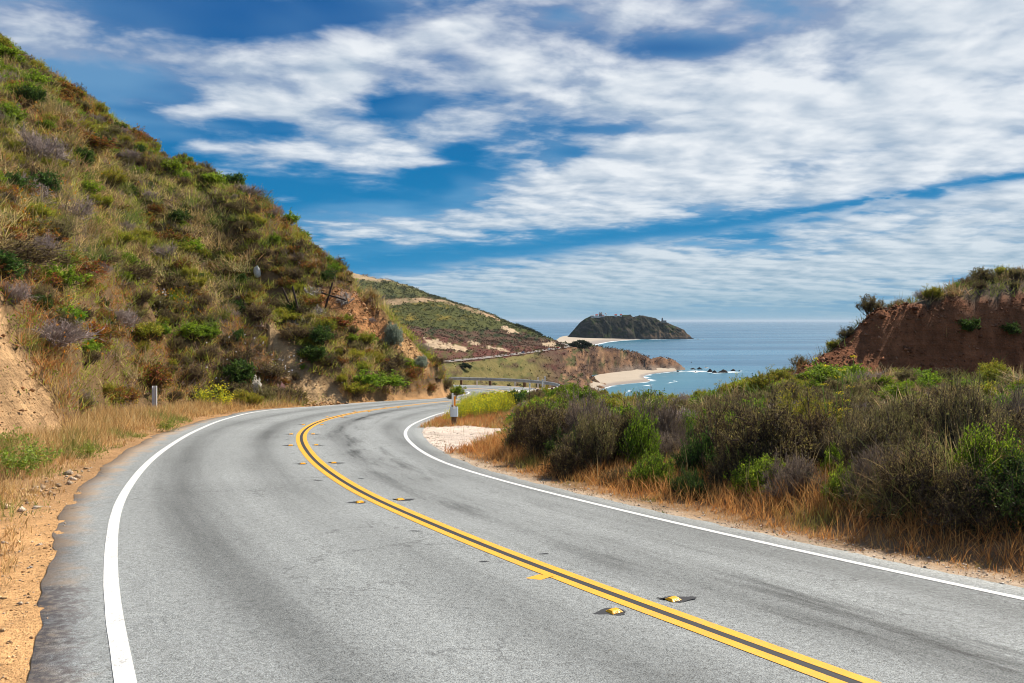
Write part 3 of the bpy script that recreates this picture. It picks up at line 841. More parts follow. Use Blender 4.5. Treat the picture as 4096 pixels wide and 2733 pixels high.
SHORE1 = beach('near_beach', [(677, 371.2), (670, 371.9), (660, 372.8), (652, 373.9), (645, 375.4), (643, 376.8), (645.5, 378.4), (651, 380.6), (647, 381.9), (640, 382.7), (628, 383.6), (612.8, 385.4), (600, 389), (590, 396)],
               [(675, 370.3), (664, 369.8), (650, 370), (640, 370.4), (632, 372.6), (626, 373.0), (621, 373.6), (615, 374.4), (610, 375.0), (606, 375.6), (600, 376.4), (592, 379), (578, 384), (568, 393)], -57.6)
SHORE2 = beach('far_beach', [(578, 349.5), (584, 347.3), (590, 345.7), (596, 344.2), (602, 342.9), (609, 341.7), (618, 340.8), (628, 340.1), (640, 339.6)],
               [(555, 347), (556, 343), (560, 339.6), (564, 338.3), (572, 337.6), (584, 337.3), (600, 337.2), (620, 337.3), (640, 337.8)], -52.0)

def dist_line(X, Y, L):
    d = np.full(len(X), 1e9)
    for a, b in zip(L[:-1], L[1:]):
        v = b - a; k = np.clip(((X - a[0]) * v[0] + (Y - a[1]) * v[1]) / max(v @ v, 1e-9), 0, 1)
        d = np.minimum(d, np.hypot(X - a[0] - k * v[0], Y - a[1] - k * v[1]))
    return d

# ---- rocks standing in the surf (tag, column, row of the waterline, width px, height px)
ROCKS = [(677.7, 371.9, 4, 1.2, 'small dark rock awash just off the headland tip'), (693, 369.3, 7, 1.3, 'low flat rock in the surf right of the headland tip'), (699.5, 369.2, 6, 1.8, 'flat-topped rock beside the low flat rock off the headland'),
         (709.8, 371.9, 5.4, 2.8, 'first dark rock of the row in white surf'), (714.5, 372.8, 5.2, 2.2, 'low second rock of the row in white surf'), (723.5, 372.6, 9.5, 3.0, 'widest dark rock of the row in white surf'),
         (733, 370.9, 6, 1.7, 'rock at the seaward end of the surf row'), (739.5, 370.8, 2.6, 0.8, 'tiny rock beyond the seaward end of the surf row'), (706, 367.6, 4.4, 0.8, 'thin dark reef rock behind the surf row'), (691.3, 362.6, 1.4, 0.8, 'lone speck of rock in open blue water'),
         (695.6, 372.3, 3.4, 1.0, 'small rock in foam between headland and surf row'), (698, 339.3, 3.0, 0.5, 'low skerry off the island point'), (703, 339.2, 2.4, 0.4, 'outer low skerry off the island point')]

# ---- sea surface
st_ = np.linspace(-0.75, 0.80, 520)
sy_ = np.r_[np.exp(np.linspace(math.log(430.0), math.log(5200.0), 420)), np.exp(np.linspace(math.log(5600.0), math.log(160000.0), 26))]
SX = (st_[None, :] * sy_[:, None]).ravel(); SY = np.repeat(sy_[:, None], len(st_), 1).ravel()
nf = fbm(SX / 26, SY / 40, 4, 51); nf2 = fbm(SX / 9, SY / 16, 3, 52)
d1 = dist_line(SX, SY, SHORE1); d2 = dist_line(SX, SY, SHORE2)
spx = CX + F * SX / SY; spy = HY - F * SEA / SY
foam = np.zeros(len(SX))
foam = np.maximum(foam, 0.92 - d1 / 10 + 1.3 * nf2)
foam = np.maximum(foam, (0.85 - np.abs(d1 - 24 - 14 * nf) / 4 + 1.6 * nf2) * sstep(nf, -0.12, 0.05) * (d1 < 60))
foam = np.maximum(foam, 1.05 - d2 / 24 + 1.2 * nf2)
for x, y, w, h, l in ROCKS:
    a = np.hypot((spx - x) / (w * 0.75 + 1.5), (spy - y - 0.25) / 1.1)
    foam = np.maximum(foam, (1.0 - a + 1.9 * nf2 + 0.8 * nf) * (1 if y > 365 else 0.55))
surf = (1.0 - np.abs(spy - 371.4 - 0.01 * (spx - 690) - 2.2 * nf) / 1.3) * sstep(spx, 662, 676) * (1 - sstep(spx, 738, 752)) + 1.5 * nf2
foam = np.maximum(foam, surf)
foam = np.maximum(foam, (0.75 - np.abs(spy - 339.6 - 0.3 * nf) / 0.5) * sstep(spx, 640, 650) * (1 - sstep(spx, 692, 700)) + 1.2 * nf2)
shal = np.clip(np.exp(-d1 / 90) * 1.15 + np.exp(-d2 / 160) * 0.8, 0, 1)
shal = np.maximum(shal, np.exp(-np.abs(spy - 374) / 7) * 0.6 * (1 - sstep(spx, 690, 780)))
def m_sea(t, b):
    p = pos(t); f = attr_fac(t, 'foam'); s = attr_fac(t, 'shallow')
    ps = t.map(p, scale=(0.0011, 0.0042, 1))
    st = t.noise(ps, 1.0, 6, 0.6); st2 = t.noise(t.map(p, scale=(0.006, 0.016, 1)), 1.0, 5, 0.65)
    deep = t.mix(t.smooth(st, 0.35, 0.7), (0.012, 0.085, 0.165), (0.035, 0.15, 0.25))
    c = t.mix(t.smooth(t.m('ADD', s, t.m('MULTIPLY', t.m('SUBTRACT', st2, 0.5), 0.4)), 0.1, 0.95), deep, (0.022, 0.145, 0.205))
    ff = t.smooth(t.m('ADD', f, t.m('MULTIPLY', t.m('SUBTRACT', t.noise(p, 0.35, 4, 0.7), 0.5), 1.1)), 0.45, 1.05)
    c = t.mix(ff, c, (0.74, 0.77, 0.78))
    t.l.new(c, b.inputs['Base Color'])
    t.l.new(t.m('ADD', t.m('MULTIPLY', ff, 0.5), t.lin(st, 0.3, 0.7, 0.38, 0.20)), b.inputs['Roughness'])
    b.inputs['IOR'].default_value = 1.33
    h = t.m('ADD', t.noise(t.map(p, scale=(0.05, 0.11, 0.1)), 1.0, 5, 0.6), t.m('MULTIPLY', st2, 1.5))
    bump(t, b, h, 0.2, 1.2)
M_SEA = mat('sea_water', rough=0.3, build=m_sea, spec=0.5)
sea = new_mesh('sea', np.c_[SX, SY, np.full(len(SX), SEA)], [grid_faces(len(sy_), len(st_))], None, (M_SEA,), smooth=True, attrs={'foam': np.clip(foam, 0, 1.5), 'shallow': shal})
obj('sea', sea, kind='structure')

def m_rock(t, b):
    p = pos(t); c = attr_col(t)
    f = t.lin(t.noise(p, 0.12, 6, 0.7), 0.25, 0.75, 0.35, 1.0)
    t.l.new(t.mix(1.0, c, f, 'MULTIPLY'), b.inputs['Base Color'])
    bump(t, b, t.noise(p, 0.5, 5, 0.7), 1.0, 1.5)
M_ROCK = mat('wet_rock', rough=0.9, build=m_rock, spec=0.03)
for x, y, w, h, lab in ROCKS:
    q = sea_pt(x, y); s = q[1] / F
    n = 22; a, c = np.meshgrid(np.linspace(0, 2 * math.pi, n, endpoint=False), np.linspace(0, 1, 7))
    rad = (1 - c ** 2.2) * (0.75 + 0.9 * fbm(np.cos(a) * 1.5 + x, np.sin(a) * 1.5 + y, 3, 3)) + 0.02
    zz = (c * h * s) * (1 + 1.1 * fbm(np.cos(a) * 2 + c * 3, np.sin(a) * 2 + x, 3, 4)) - 0.8 * (1 - c)
    V = np.stack([rad * np.cos(a) * w * s * 0.6, rad * np.sin(a) * w * s * 0.4, zz], -1).reshape(-1, 3)
    i = np.arange(7 * n).reshape(7, n); f4 = np.stack([i[:-1], np.roll(i, -1, 1)[:-1], np.roll(i, -1, 1)[1:], i[1:]], -1).reshape(-1, 4)
    obj('sea_rock', new_mesh('sea_rock', V, [f4], np.tile((0.07, 0.055, 0.05), (len(V), 1)), (M_ROCK,)), loc=(q[0], q[1], SEA), label=lab, category='rock', group='rocks standing in the surf')

# ---- the island
ISL = np.array([(563.5, 339.2), (566.5, 337.6), (570, 333.9), (574.6, 328.7), (579.8, 322.7), (585, 318.6), (590.2, 316.5), (597.6, 316.3), (605, 316.0), (611.8, 315.9), (620, 316.1), (622.6, 314.8), (630.4, 314.6), (632.4, 316.5), (635.6, 316.6), (639.4, 315.1), (643.8, 315.8), (649.8, 317), (655.7, 318.2), (659, 320.2), (661, 321.4), (666.2, 322.1), (672, 324.9), (678, 327.2), (684, 329.8), (687, 333.5), (689.3, 335), (691.5, 337.5), (693.4, 339.4)])
ix = np.linspace(563.5, 693.4, 260); itop = np.interp(ix, ISL[:, 0], ISL[:, 1])
IY = 2690.0
zr_ = np.maximum((HY - itop) / F * IY, SEA + 1) + 2.2 * fbm(ix / 1.3, ix * 0, 3, 3)
hh = zr_ - SEA
rows = []
cross = np.r_[np.linspace(-1, 0, 46), np.linspace(0.03, 1, 16)]
for f in cross:
    base_f = 0.95 + 0.25 * fbm(ix / 9, ix * 0 + 2, 3, 33)
    Yc = IY + np.where(f < 0, f * (hh * base_f + 12), f * (hh * 1.5 + 20))
    prof = np.where(f < 0, 1 - np.abs(f) ** 1.5 * 0.9 - 0.1 * np.abs(f), 1 - f ** 1.4)
    gul = (np.abs(fbm(ix / 8.5 + f * 1.5, ix * 0 + f * 2.2, 4, 35)) - 0.12) * 46 * np.sin(np.pi * np.clip(abs(f), 0, 1)) * np.clip(hh / 60, 0, 1)
    Z = SEA - 2 + (hh + 2) * prof
    rows.append(np.c_[(ix - CX) / F * IY, Yc + gul, Z + 5 * fbm(ix / 2, ix * 0 + f * 9, 3, 36) * np.sin(np.pi * min(1, abs(f)))])
V = np.stack(rows, 0); fl_ = V.reshape(-1, 3)
ipx = np.tile(ix, len(cross)); hz_ = (fl_[:, 2] - SEA) / 85
nI = fbm(ipx / 6, hz_ * 6, 4, 41); nJ = fbm(ipx / 2.5, hz_ * 14, 3, 42)
ic = np.tile(np.array((0.032, 0.032, 0.022)), (len(fl_), 1))
ic = mixc(ic, np.array((0.05, 0.07, 0.018)), sstep(nI, 0.0, 0.22) * 0.85)
ic = mixc(ic, np.array((0.095, 0.07, 0.058)), sstep(nJ + nI, 0.08, 0.3) * 0.8)
ic = mixc(ic, np.array((0.17, 0.115, 0.075)), sstep(0.34 - hz_ + 0.5 * nJ, 0, 0.22) * sstep(ipx, 634, 645))
ic = mixc(ic, np.array((0.045, 0.04, 0.04)), sstep(0.10 - hz_ + 0.1 * nJ, 0, 0.06))
obj('island', new_mesh('island', fl_, [grid_faces(*V.shape[:2])], ic, (M_ROCK,), smooth=True), kind='structure')


# ---------------------------------------------------------------- plants: builders
def unit(v):
    return v / np.maximum(np.linalg.norm(v, axis=-1, keepdims=True), 1e-9)

def leaf_quads(c, axis, length, width, rng):
    """small pointed leaves, gently folded: four corners each"""
    n = len(c); axis = unit(axis)
    side = unit(np.cross(axis, unit(rng.normal(size=(n, 3)))))
    nor = np.cross(side, axis)
    L = np.asarray(length)[:, None] if np.ndim(length) else length
    W = np.asarray(width)[:, None] if np.ndim(width) else width
    V = np.stack([c, c + axis * L * 0.5 + side * W * 0.5 + nor * W * 0.15, c + axis * L, c + axis * L * 0.5 - side * W * 0.5 + nor * W * 0.15], 1)
    return V.reshape(-1, 3), np.arange(4 * n).reshape(n, 4)

def tubes(p0, p1, r0, r1):
    """three-sided tapering sticks"""
    n = len(p0); a = unit(p1 - p0)
    ref = np.where(np.abs(a[:, 2:3]) > 0.9, np.array([[1.0, 0, 0]]), np.array([[0, 0, 1.0]]))
    u = unit(np.cross(a, ref)); v = np.cross(a, u)
    r0 = np.broadcast_to(r0, n)[:, None]; r1 = np.broadcast_to(r1, n)[:, None]
    ring = []
    for k in range(3):
        d = u * math.cos(k * 2.0944) + v * math.sin(k * 2.0944)
        ring.append((p0 + d * r0, p1 + d * r1))
    V = np.stack([ring[0][0], ring[1][0], ring[2][0], ring[0][1], ring[1][1], ring[2][1]], 1).reshape(-1, 3)
    b = np.arange(n)[:, None] * 6
    Fq = np.concatenate([b + np.array([[0, 1, 4, 3]]), b + np.array([[1, 2, 5, 4]]), b + np.array([[2, 0, 3, 5]])], 0)
    return V, Fq

def grow(start, d, length, nseg, wig, up, rng):
    P = [start]; D = unit(d); step = (np.asarray(length) / nseg)
    step = step[:, None] if np.ndim(step) else step
    for _ in range(nseg):
        D = unit(D + wig * rng.normal(size=D.shape) + np.array([0, 0, up]))
        P.append(P[-1] + D * step)
    return np.stack(P, 1)                                # (n, nseg+1, 3)

def pal(cols, n, rng, var=0.22):
    cols = np.asarray(cols, float)
    i = rng.integers(0, len(cols), n); j = rng.integers(0, len(cols), n); k = rng.random((n, 1))
    return (cols[i] * k + cols[j] * (1 - k)) * (1 + var * rng.normal(size=(n, 1))).clip(0.45, 1.7)

def m_leaf(t, b):
    c = attr_col(t)
    r = t.new('ShaderNodeObjectInfo').outputs['Random']
    hs = t.new('ShaderNodeHueSaturation')
    t.l.new(t.lin(r, 0, 1, 0.485, 0.515), hs.inputs['Hue']); t.l.new(t.lin(t.m('FRACT', t.m('MULTIPLY', r, 7.31)), 0, 1, 0.82, 1.22), hs.inputs['Value'])
    t.l.new(c, hs.inputs['Color'])
    t.l.new(hs.outputs[0], b.inputs['Base Color'])
    tr = t.new('ShaderNodeBsdfTranslucent'); t.l.new(hs.outputs[0], tr.inputs[0])
    mx = t.new('ShaderNodeMixShader'); mx.inputs[0].default_value = 0.38
    t.l.new(b.outputs[0], mx.inputs[1]); t.l.new(tr.outputs[0], mx.inputs[2])
    t.l.new(mx.outputs[0], t.n['Material Output'].inputs[0])
M_LEAF = mat('leaves', rough=0.65, build=m_leaf, spec=0.2)
M_TWIG = mat('twigs', rough=0.9, build=lambda t, b: t.l.new(attr_col(t), b.inputs['Base Color']), spec=0.1)

class Geo:
    def __init__(s): s.V, s.F, s.C, s.M, s.n = [], [], [], [], 0
    def add(s, V, Fq, C, m):
        s.V.append(V); s.F.append(Fq + s.n); s.C.append(np.broadcast_to(C, V.shape)); s.M.append(np.full(len(Fq), m)); s.n += len(V)
    def mesh(s, name, mats, smooth=False):
        f4 = [f for f in s.F]
        tri = [i for i, f in enumerate(f4) if f.shape[1] == 3]; quad = [i for i, f in enumerate(f4) if f.shape[1] == 4]
        order = quad + tri
        faces = []
        if quad: faces.append(np.concatenate([f4[i] for i in quad]))
        if tri: faces.append(np.concatenate([f4[i] for i in tri]))
        return new_mesh(name, np.concatenate(s.V), faces, np.concatenate(s.C), mats, np.concatenate([s.M[i] for i in order]), smooth)

def shrub(seed, R=0.75, H=0.9, n0=26, n1=5, n2=4, twig=(0.10, 0.08, 0.07), tr=0.011, leaf=None, nl=3, ll=0.05, lw=0.022, spread=1.25, wig=0.22, up=0.08, stiff=0.55, tipbias=0.25, lobes=5):
    """a bush of branching stems; returns stem geometry and leaf geometry"""
    rng = np.random.default_rng(seed)
    az = rng.random(n0) * 6.2832; po = spread * np.sqrt(rng.random(n0))
    d = np.stack([np.sin(po) * np.cos(az), np.sin(po) * np.sin(az), np.cos(po)], 1)
    lob = unit(rng.normal(size=(lobes, 3)) * np.array([1, 1, 0.7]) + np.array([0, 0, 0.5]))
    def env(d):
        e = 1 / np.sqrt((d[:, 0] ** 2 + d[:, 1] ** 2) / R ** 2 + np.maximum(d[:, 2], 0.05) ** 2 / H ** 2)
        k = ((d @ lob.T).clip(0) ** 6).max(1)
        return e * (0.72 + 0.34 * k)
    st = np.c_[rng.normal(size=(n0, 2)) * R * 0.10, np.full(n0, -0.06)]
    L0 = env(d) * rng.uniform(0.62, 0.98, n0)
    A = grow(st, d, L0, 5, wig * 0.6, up, rng)
    P0, P1, R0, R1 = [], [], [], []
    def put(N, r0, r1):
        k = N.shape[1] - 1; rr = np.linspace(r0, r1, k + 1)
        for i in range(k):
            P0.append(N[:, i]); P1.append(N[:, i + 1]); R0.append(np.full(len(N), rr[i])); R1.append(np.full(len(N), rr[i + 1]))
    put(A, tr * 1.7, tr * 0.8)
    def branch(N, k, f, nseg, lo):
        n, m, _ = N.shape
        i = np.repeat(np.arange(n), k); u = rng.uniform(lo, 0.98, len(i)) * (m - 1); j = np.minimum(u.astype(int), m - 2); fr = (u - j)[:, None]
        s = N[i, j] * (1 - fr) + N[i, j + 1] * fr
        dd = unit(N[i, j + 1] - N[i, j]) * stiff + unit(rng.normal(size=(len(i), 3))) * (1 - stiff) + np.array([0, 0, 0.12])
        return grow(s, dd, f * rng.uniform(0.6, 1.25, len(i)), nseg, wig, up, rng)
    Bn = branch(A, n1, 0.40 * (R + H) / 2, 3, 0.3); put(Bn, tr * 0.8, tr * 0.45)
    Cn = branch(Bn, n2, 0.20 * (R + H) / 2, 2, tipbias); put(Cn, tr * 0.5, tr * 0.22)
    gs, gl = Geo(), Geo()
    V, Fq = tubes(np.concatenate(P0), np.concatenate(P1), np.concatenate(R0), np.concatenate(R1))
    tc = pal([np.array(twig) * 0.75, np.array(twig) * 1.25], len(V) // 6, rng)
    gs.add(V, Fq, np.repeat(tc, 6, 0), 0)
    if leaf is not None:
        m = len(Cn); i = np.repeat(np.arange(m), nl); u = rng.uniform(0.1, 1.0, len(i)) * (Cn.shape[1] - 1)
        j = np.minimum(u.astype(int), Cn.shape[1] - 2); fr = (u - j)[:, None]
        c = Cn[i, j] * (1 - fr) + Cn[i, j + 1] * fr + rng.normal(size=(len(i), 3)) * 0.012
        ax = unit(Cn[i, j + 1] - Cn[i, j]) + 0.75 * rng.normal(size=(len(i), 3))
        sc = rng.uniform(0.65, 1.3, len(i))
        V, Fq = leaf_quads(c, ax, ll * sc, lw * sc, rng)
        base = pal(leaf, m, rng, 0.16)[i] * (1 + 0.12 * rng.normal(size=(len(i), 1)))
        gl.add(V, Fq, np.repeat(base, 4, 0).clip(0.003, 1), 0)
    return gs, gl

def blade_mesh(base, direc, length, width, droop, nseg, rng):
    """grass blades as tapering, bending strips"""
    n = len(base); d = unit(direc)
    side = unit(np.cross(d, unit(rng.normal(size=(n, 3)))))
    P = [base]; D = d; step = (length / nseg)[:, None]
    for k in range(nseg):
        D = unit(D + np.array([0, 0, -1.0]) * (droop * (k + 0.3) / nseg)[:, None])
        P.append(P[-1] + D * step)
    rows = []
    for k in range(nseg):
        w = width[:, None] * (1 - 0.75 * (k / nseg) ** 1.5) * 0.5
        rows += [P[k] + side * w, P[k] - side * w]
    rows.append(P[nseg])
    V = np.stack(rows, 1); m = V.shape[1]
    b = np.arange(n)[:, None] * m
    quads = [b + np.array([[2 * k, 2 * k + 1, 2 * k + 3, 2 * k + 2]]) for k in range(nseg - 1)]
    tri = b + np.array([[2 * nseg - 2, 2 * nseg - 1, 2 * nseg]])
    return V.reshape(-1, 3), (np.concatenate(quads) if quads else None), tri, m

def add_blades(g, base, direc, length, width, droop, nseg, cols, rng, m=0):
    V, q, t3, k = blade_mesh(base, direc, length, width, droop, nseg, rng)
    C = np.repeat(cols, k, 0)
    # join: quads and tris share the vertices
    g.V.append(V); g.C.append(C)
    if q is not None: g.F.append(q + g.n); g.M.append(np.full(len(q), m))
    g.F.append(t3 + g.n); g.M.append(np.full(len(t3), m)); g.n += len(V)

def grass_clump(seed, n=150, L=0.9, spread=0.8, cols=((0.33, 0.24, 0.11), (0.16, 0.20, 0.05), (0.40, 0.29, 0.15)), rad=0.16, w=0.014, droop=0.5):
    rng = np.random.default_rng(seed); g = Geo()
    a = rng.random(n) * 6.2832; po = spread * rng.random(n) ** 0.7
    d = np.stack([np.sin(po) * np.cos(a), np.sin(po) * np.sin(a), np.cos(po)], 1)
    base = np.c_[rng.normal(size=(n, 2)) * rad, np.full(n, -0.04)]
    add_blades(g, base, d, L * rng.uniform(0.5, 1.1, n), w * rng.uniform(0.7, 1.3, n), droop * rng.uniform(0.2, 1.6, n), 4, pal(cols, n, rng), rng)
    return g

# palettes
GREEN = [(0.20, 0.31, 0.022), (0.29, 0.39, 0.03), (0.14, 0.23, 0.02)]
DEEP = [(0.06, 0.12, 0.022), (0.10, 0.17, 0.03), (0.04, 0.08, 0.018)]
SAGE = [(0.25, 0.22, 0.085), (0.18, 0.175, 0.055), (0.33, 0.26, 0.11), (0.17, 0.115, 0.06)]
OLIVE = [(0.35, 0.34, 0.035), (0.27, 0.33, 0.03), (0.42, 0.34, 0.045)]
RUST = [(0.33, 0.12, 0.025), (0.21, 0.15, 0.03), (0.40, 0.20, 0.03), (0.16, 0.19, 0.025), (0.30, 0.08, 0.05)]
SCRUBL = [(0.17, 0.125, 0.055), (0.24, 0.19, 0.06), (0.12, 0.085, 0.05)]
DTW, GTW = (0.10, 0.07, 0.052), (0.33, 0.265, 0.245)

def joined(name, gs, gl):
    g = Geo()
    g.V, g.F, g.C, g.M, g.n = list(gs.V), list(gs.F), list(gs.C), list(gs.M), gs.n
    for V, Fq, C in zip(gl.V, gl.F, gl.C): g.add(V, Fq - 0, C, 1) if False else (g.V.append(V), g.F.append(Fq + gs.n), g.C.append(C), g.M.append(np.full(len(Fq), 1)))
    return g.mesh(name, (M_TWIG, M_LEAF))

KINDS = {   # far = seen from 30 m and more, near = within 20 m
    'dead': dict(n0=34, n1=6, n2=5, twig=GTW, tr=0.011, leaf=[(0.34, 0.27, 0.23), (0.27, 0.21, 0.18)], nl=1, ll=0.07, lw=0.014, stiff=0.6, up=0.05),
    'scrub': dict(n0=30, n1=6, n2=5, twig=DTW, tr=0.011, leaf=SCRUBL, nl=4, ll=0.06, lw=0.02, stiff=0.5),
    'green': dict(n0=26, n1=6, n2=4, twig=(0.10, 0.075, 0.05), tr=0.010, leaf=GREEN, nl=7, ll=0.07, lw=0.042, stiff=0.5, lobes=7),
    'deep': dict(n0=28, n1=6, n2=5, twig=(0.07, 0.055, 0.04), tr=0.010, leaf=DEEP, nl=7, ll=0.065, lw=0.04, stiff=0.5, lobes=7),
    'sage': dict(n0=30, n1=6, n2=5, twig=(0.12, 0.09, 0.07), tr=0.009, leaf=SAGE, nl=6, ll=0.075, lw=0.016, stiff=0.75, up=0.22),
    'olive': dict(n0=30, n1=6, n2=4, twig=(0.13, 0.11, 0.06), tr=0.009, leaf=OLIVE, nl=7, ll=0.09, lw=0.016, stiff=0.8, up=0.2),
    'rust': dict(n0=24, n1=5, n2=4, twig=(0.13, 0.08, 0.055), tr=0.009, leaf=RUST, nl=6, ll=0.065, lw=0.038, stiff=0.45, up=0.03),
}
NEARK = {
    'scrub': dict(n0=60, n1=9, n2=7, twig=(0.085, 0.06, 0.045), tr=0.008, leaf=SCRUBL, nl=6, ll=0.036, lw=0.011, stiff=0.5, spread=1.45, up=0.03, lobes=9, wig=0.28),
    'dead': dict(n0=56, n1=8, n2=8, spread=1.4, up=0.03, lobes=8, twig=(0.20, 0.155, 0.125), tr=0.0075, leaf=[(0.30, 0.22, 0.13), (0.22, 0.17, 0.11)], nl=2, ll=0.03, lw=0.008, stiff=0.6),
    'green': dict(n0=46, n1=8, n2=6, spread=1.4, up=0.05, twig=(0.10, 0.075, 0.05), tr=0.0075, leaf=GREEN, nl=7, ll=0.036, lw=0.022, stiff=0.55, lobes=8),
    'deep': dict(n0=46, n1=8, n2=6, spread=1.45, up=0.04, twig=(0.07, 0.055, 0.04), tr=0.0075, leaf=DEEP, nl=7, ll=0.034, lw=0.02, stiff=0.55, lobes=8),
    'sage': dict(n0=52, n1=8, n2=6, spread=1.4, twig=(0.12, 0.09, 0.07), tr=0.007, leaf=SAGE, nl=7, ll=0.04, lw=0.008, stiff=0.75, up=0.2),
    'olive': dict(n0=40, n1=8, n2=6, twig=(0.13, 0.11, 0.06), tr=0.007, leaf=OLIVE, nl=7, ll=0.045, lw=0.009, stiff=0.8, up=0.2),
}
FAR_ME, NEAR_ME = {}, {}
for q, (k, kw) in enumerate(KINDS.items()):
    FAR_ME[k] = []
    for v in range(3):
        gs, gl = shrub(100 + 10 * q + v, R=0.75, H=(0.85, 0.7, 1.0)[v], **kw)
        FAR_ME[k].append(joined(k + '_shrub', gs, gl))
FAR_ME['clump'] = [grass_clump(300 + v, 110, 0.95, 0.9, w=0.028, droop=0.55, rad=0.22, cols=c).mesh('grass_clump', (M_LEAF,)) for v, c in enumerate((
    ((0.40, 0.29, 0.14), (0.20, 0.23, 0.06), (0.48, 0.36, 0.19)), ((0.20, 0.25, 0.05), (0.28, 0.27, 0.08), (0.12, 0.17, 0.035)), ((0.42, 0.28, 0.13), (0.34, 0.22, 0.11), (0.24, 0.21, 0.07))))]
for q, (k, kw) in enumerate(NEARK.items()):
    NEAR_ME[k] = []
    for v in range(2):
        gs, gl = shrub(500 + 10 * q + v, R=0.7, H=(0.85, 0.72)[v], **kw)
        NEAR_ME[k].append((gs.mesh(k + '_branches', (M_TWIG,)), gl.mesh(k + '_foliage', (M_LEAF,))))

PHRASE = {'dead': 'grey leafless twiggy shrub', 'scrub': 'dark brown scrub bush', 'green': 'bright green leafy shrub', 'deep': 'dense dark green shrub', 'sage': 'grey-olive sagebrush',
          'olive': 'yellow-green feathery shrub', 'rust': 'rust-brown leafy shrub', 'clump': 'tall tufted grass clump'}
ONAME = {'dead': 'dead_shrub', 'scrub': 'scrub_bush', 'green': 'green_shrub', 'deep': 'dark_green_shrub', 'sage': 'sagebrush', 'olive': 'feathery_shrub', 'rust': 'rusty_shrub', 'clump': 'grass_clump'}
CATE = {'clump': 'grass clump', 'sage': 'sagebrush'}
ORD = ['topmost', 'second from the top', 'third from the top', 'fourth from the top', 'fifth from the top', 'sixth from the top', 'seventh from the top', 'eighth from the top', 'ninth from the top', 'tenth from the top', 'eleventh from the top', 'twelfth from the top', 'thirteenth from the top', 'fourteenth from the top', 'fifteenth from the top', 'sixteenth from the top', 'seventeenth from the top', 'eighteenth from the top', 'nineteenth from the top', 'twentieth from the top', 'twenty-first from the top', 'twenty-second from the top', 'twenty-third from the top', 'twenty-fourth from the top', 'twenty-fifth from the top']
PLACED = []        # (object, kind, anchor phrase, group, picture row, label or None)

def put_far(kind, p, diam, rng, anchor, group, label=None, hs=None):
    me = FAR_ME[kind][rng.integers(0, len(FAR_ME[kind]))]
    s = diam / 1.45 if kind != 'clump' else diam / 1.1
    o = obj(ONAME[kind], me, loc=(p[0], p[1], p[2]), rot=(rng.normal() * 0.1, rng.normal() * 0.1, rng.random() * 6.283), scale=(s, s * rng.uniform(0.85, 1.15), s * (hs or rng.uniform(0.8, 1.15))), category=CATE.get(kind, 'shrub'))
    PLACED.append((o, kind, anchor, group, HY - F * p[2] / p[1], label))
    return o

def put_near(kind, p, diam, height, rng, anchor, group, label=None):
    br, fo = NEAR_ME[kind][rng.integers(0, 2)]
    s = diam / 1.35
    o = obj(ONAME[kind], None, loc=(p[0], p[1], p[2]), rot=(0, 0, rng.random() * 6.283), scale=(s, s, height / 0.78), category='shrub')
    if kind == 'sage': o['category'] = 'sagebrush'
    obj('branches', br, o); obj('foliage', fo, o)
    PLACED.append((o, kind, anchor, group, HY - F * p[2] / p[1], label))
    return o

# ---------------------------------------------------------------- plants: the left hill
rng = np.random.default_rng(5)
HILL_ANCHOR = [((5, 55), 'in the top corner of the hill'), ((50, 80), 'just under the upper skyline'), ((80, 115), 'below the upper skyline'), ((160, 165), 'below the upper middle skyline'), ((265, 220), 'on the lower middle skyline'), ((5, 115), 'above the widest grey shrub'),
               ((70, 165), 'by the orange flowers of the upper slope'), ((5, 195), 'left of the big round dark green shrub'), ((70, 190), 'right of the big round dark green shrub'), ((150, 200), 'above the middle of the slope'), ((70, 235), 'low in the pale grassy strip'), ((150, 240), 'by the rounded feathery shrub in mid slope'), ((230, 235), 'below the shaded hollow of the slope'),
               ((285, 260), 'right of and above the white boulder'), ((70, 275), 'in the thicket above the bank'), ((150, 285), 'left of the white boulder, lower slope'), ((220, 305), 'below and left of the white boulder'), ((150, 310), 'above the round bright green shrub'), ((70, 310), 'over the top edge of the orange bank'), ((345, 350), 'at the foot of the orange scarp'), ((215, 340), 'halfway down beside the tan scar'), ((290, 390), 'at the foot of the tan scar'), ((370, 388), 'low by the road under the scarp'),
               ((20, 70), 'high by the skyline at the frame edge'), ((110, 130), 'below the skyline, upper left'), ((215, 190), 'below the middle of the skyline'), ((310, 250), 'near the lower end of the skyline'),
               ((30, 150), 'beside the large dark green shrub'), ((110, 205), 'in the pale grassy strip'), ((200, 250), 'in the middle of the slope'), ((255, 275), 'around the white boulder'), ((330, 270), 'above the overhanging scarp'),
               ((30, 245), 'above the bare orange bank'), ((110, 290), 'in the lower left thicket'), ((190, 320), 'left of the bare tan scar'), ((250, 310), 'at the head of the bare tan scar'), ((310, 330), 'between the tan scar and the scarp'), ((370, 330), 'below the long orange scarp'),
               ((60, 340), 'right beside the bare orange bank'), ((110, 370), 'above the metal post'), ((180, 370), 'above the yellow mustard bush'), ((250, 375), 'above the white flowering plant'), ((330, 385), 'at the roadside below the scar'), ((400, 370), 'under the silver bushes'), ((440, 380), 'at the hill toe by the hidden bend')]
def hill_anchor(px, py):
    return min(HILL_ANCHOR, key=lambda a: (a[0][0] - px) ** 2 + 1.5 * (a[0][1] - py) ** 2)[1]

taken = []          # x, y, radius
def free(p, r, k=0.52):
    if not taken: return True
    T = np.array(taken)
    return bool(np.all(np.hypot(T[:, 0] - p[0], T[:, 1] - p[1]) > k * (T[:, 2] + r)))

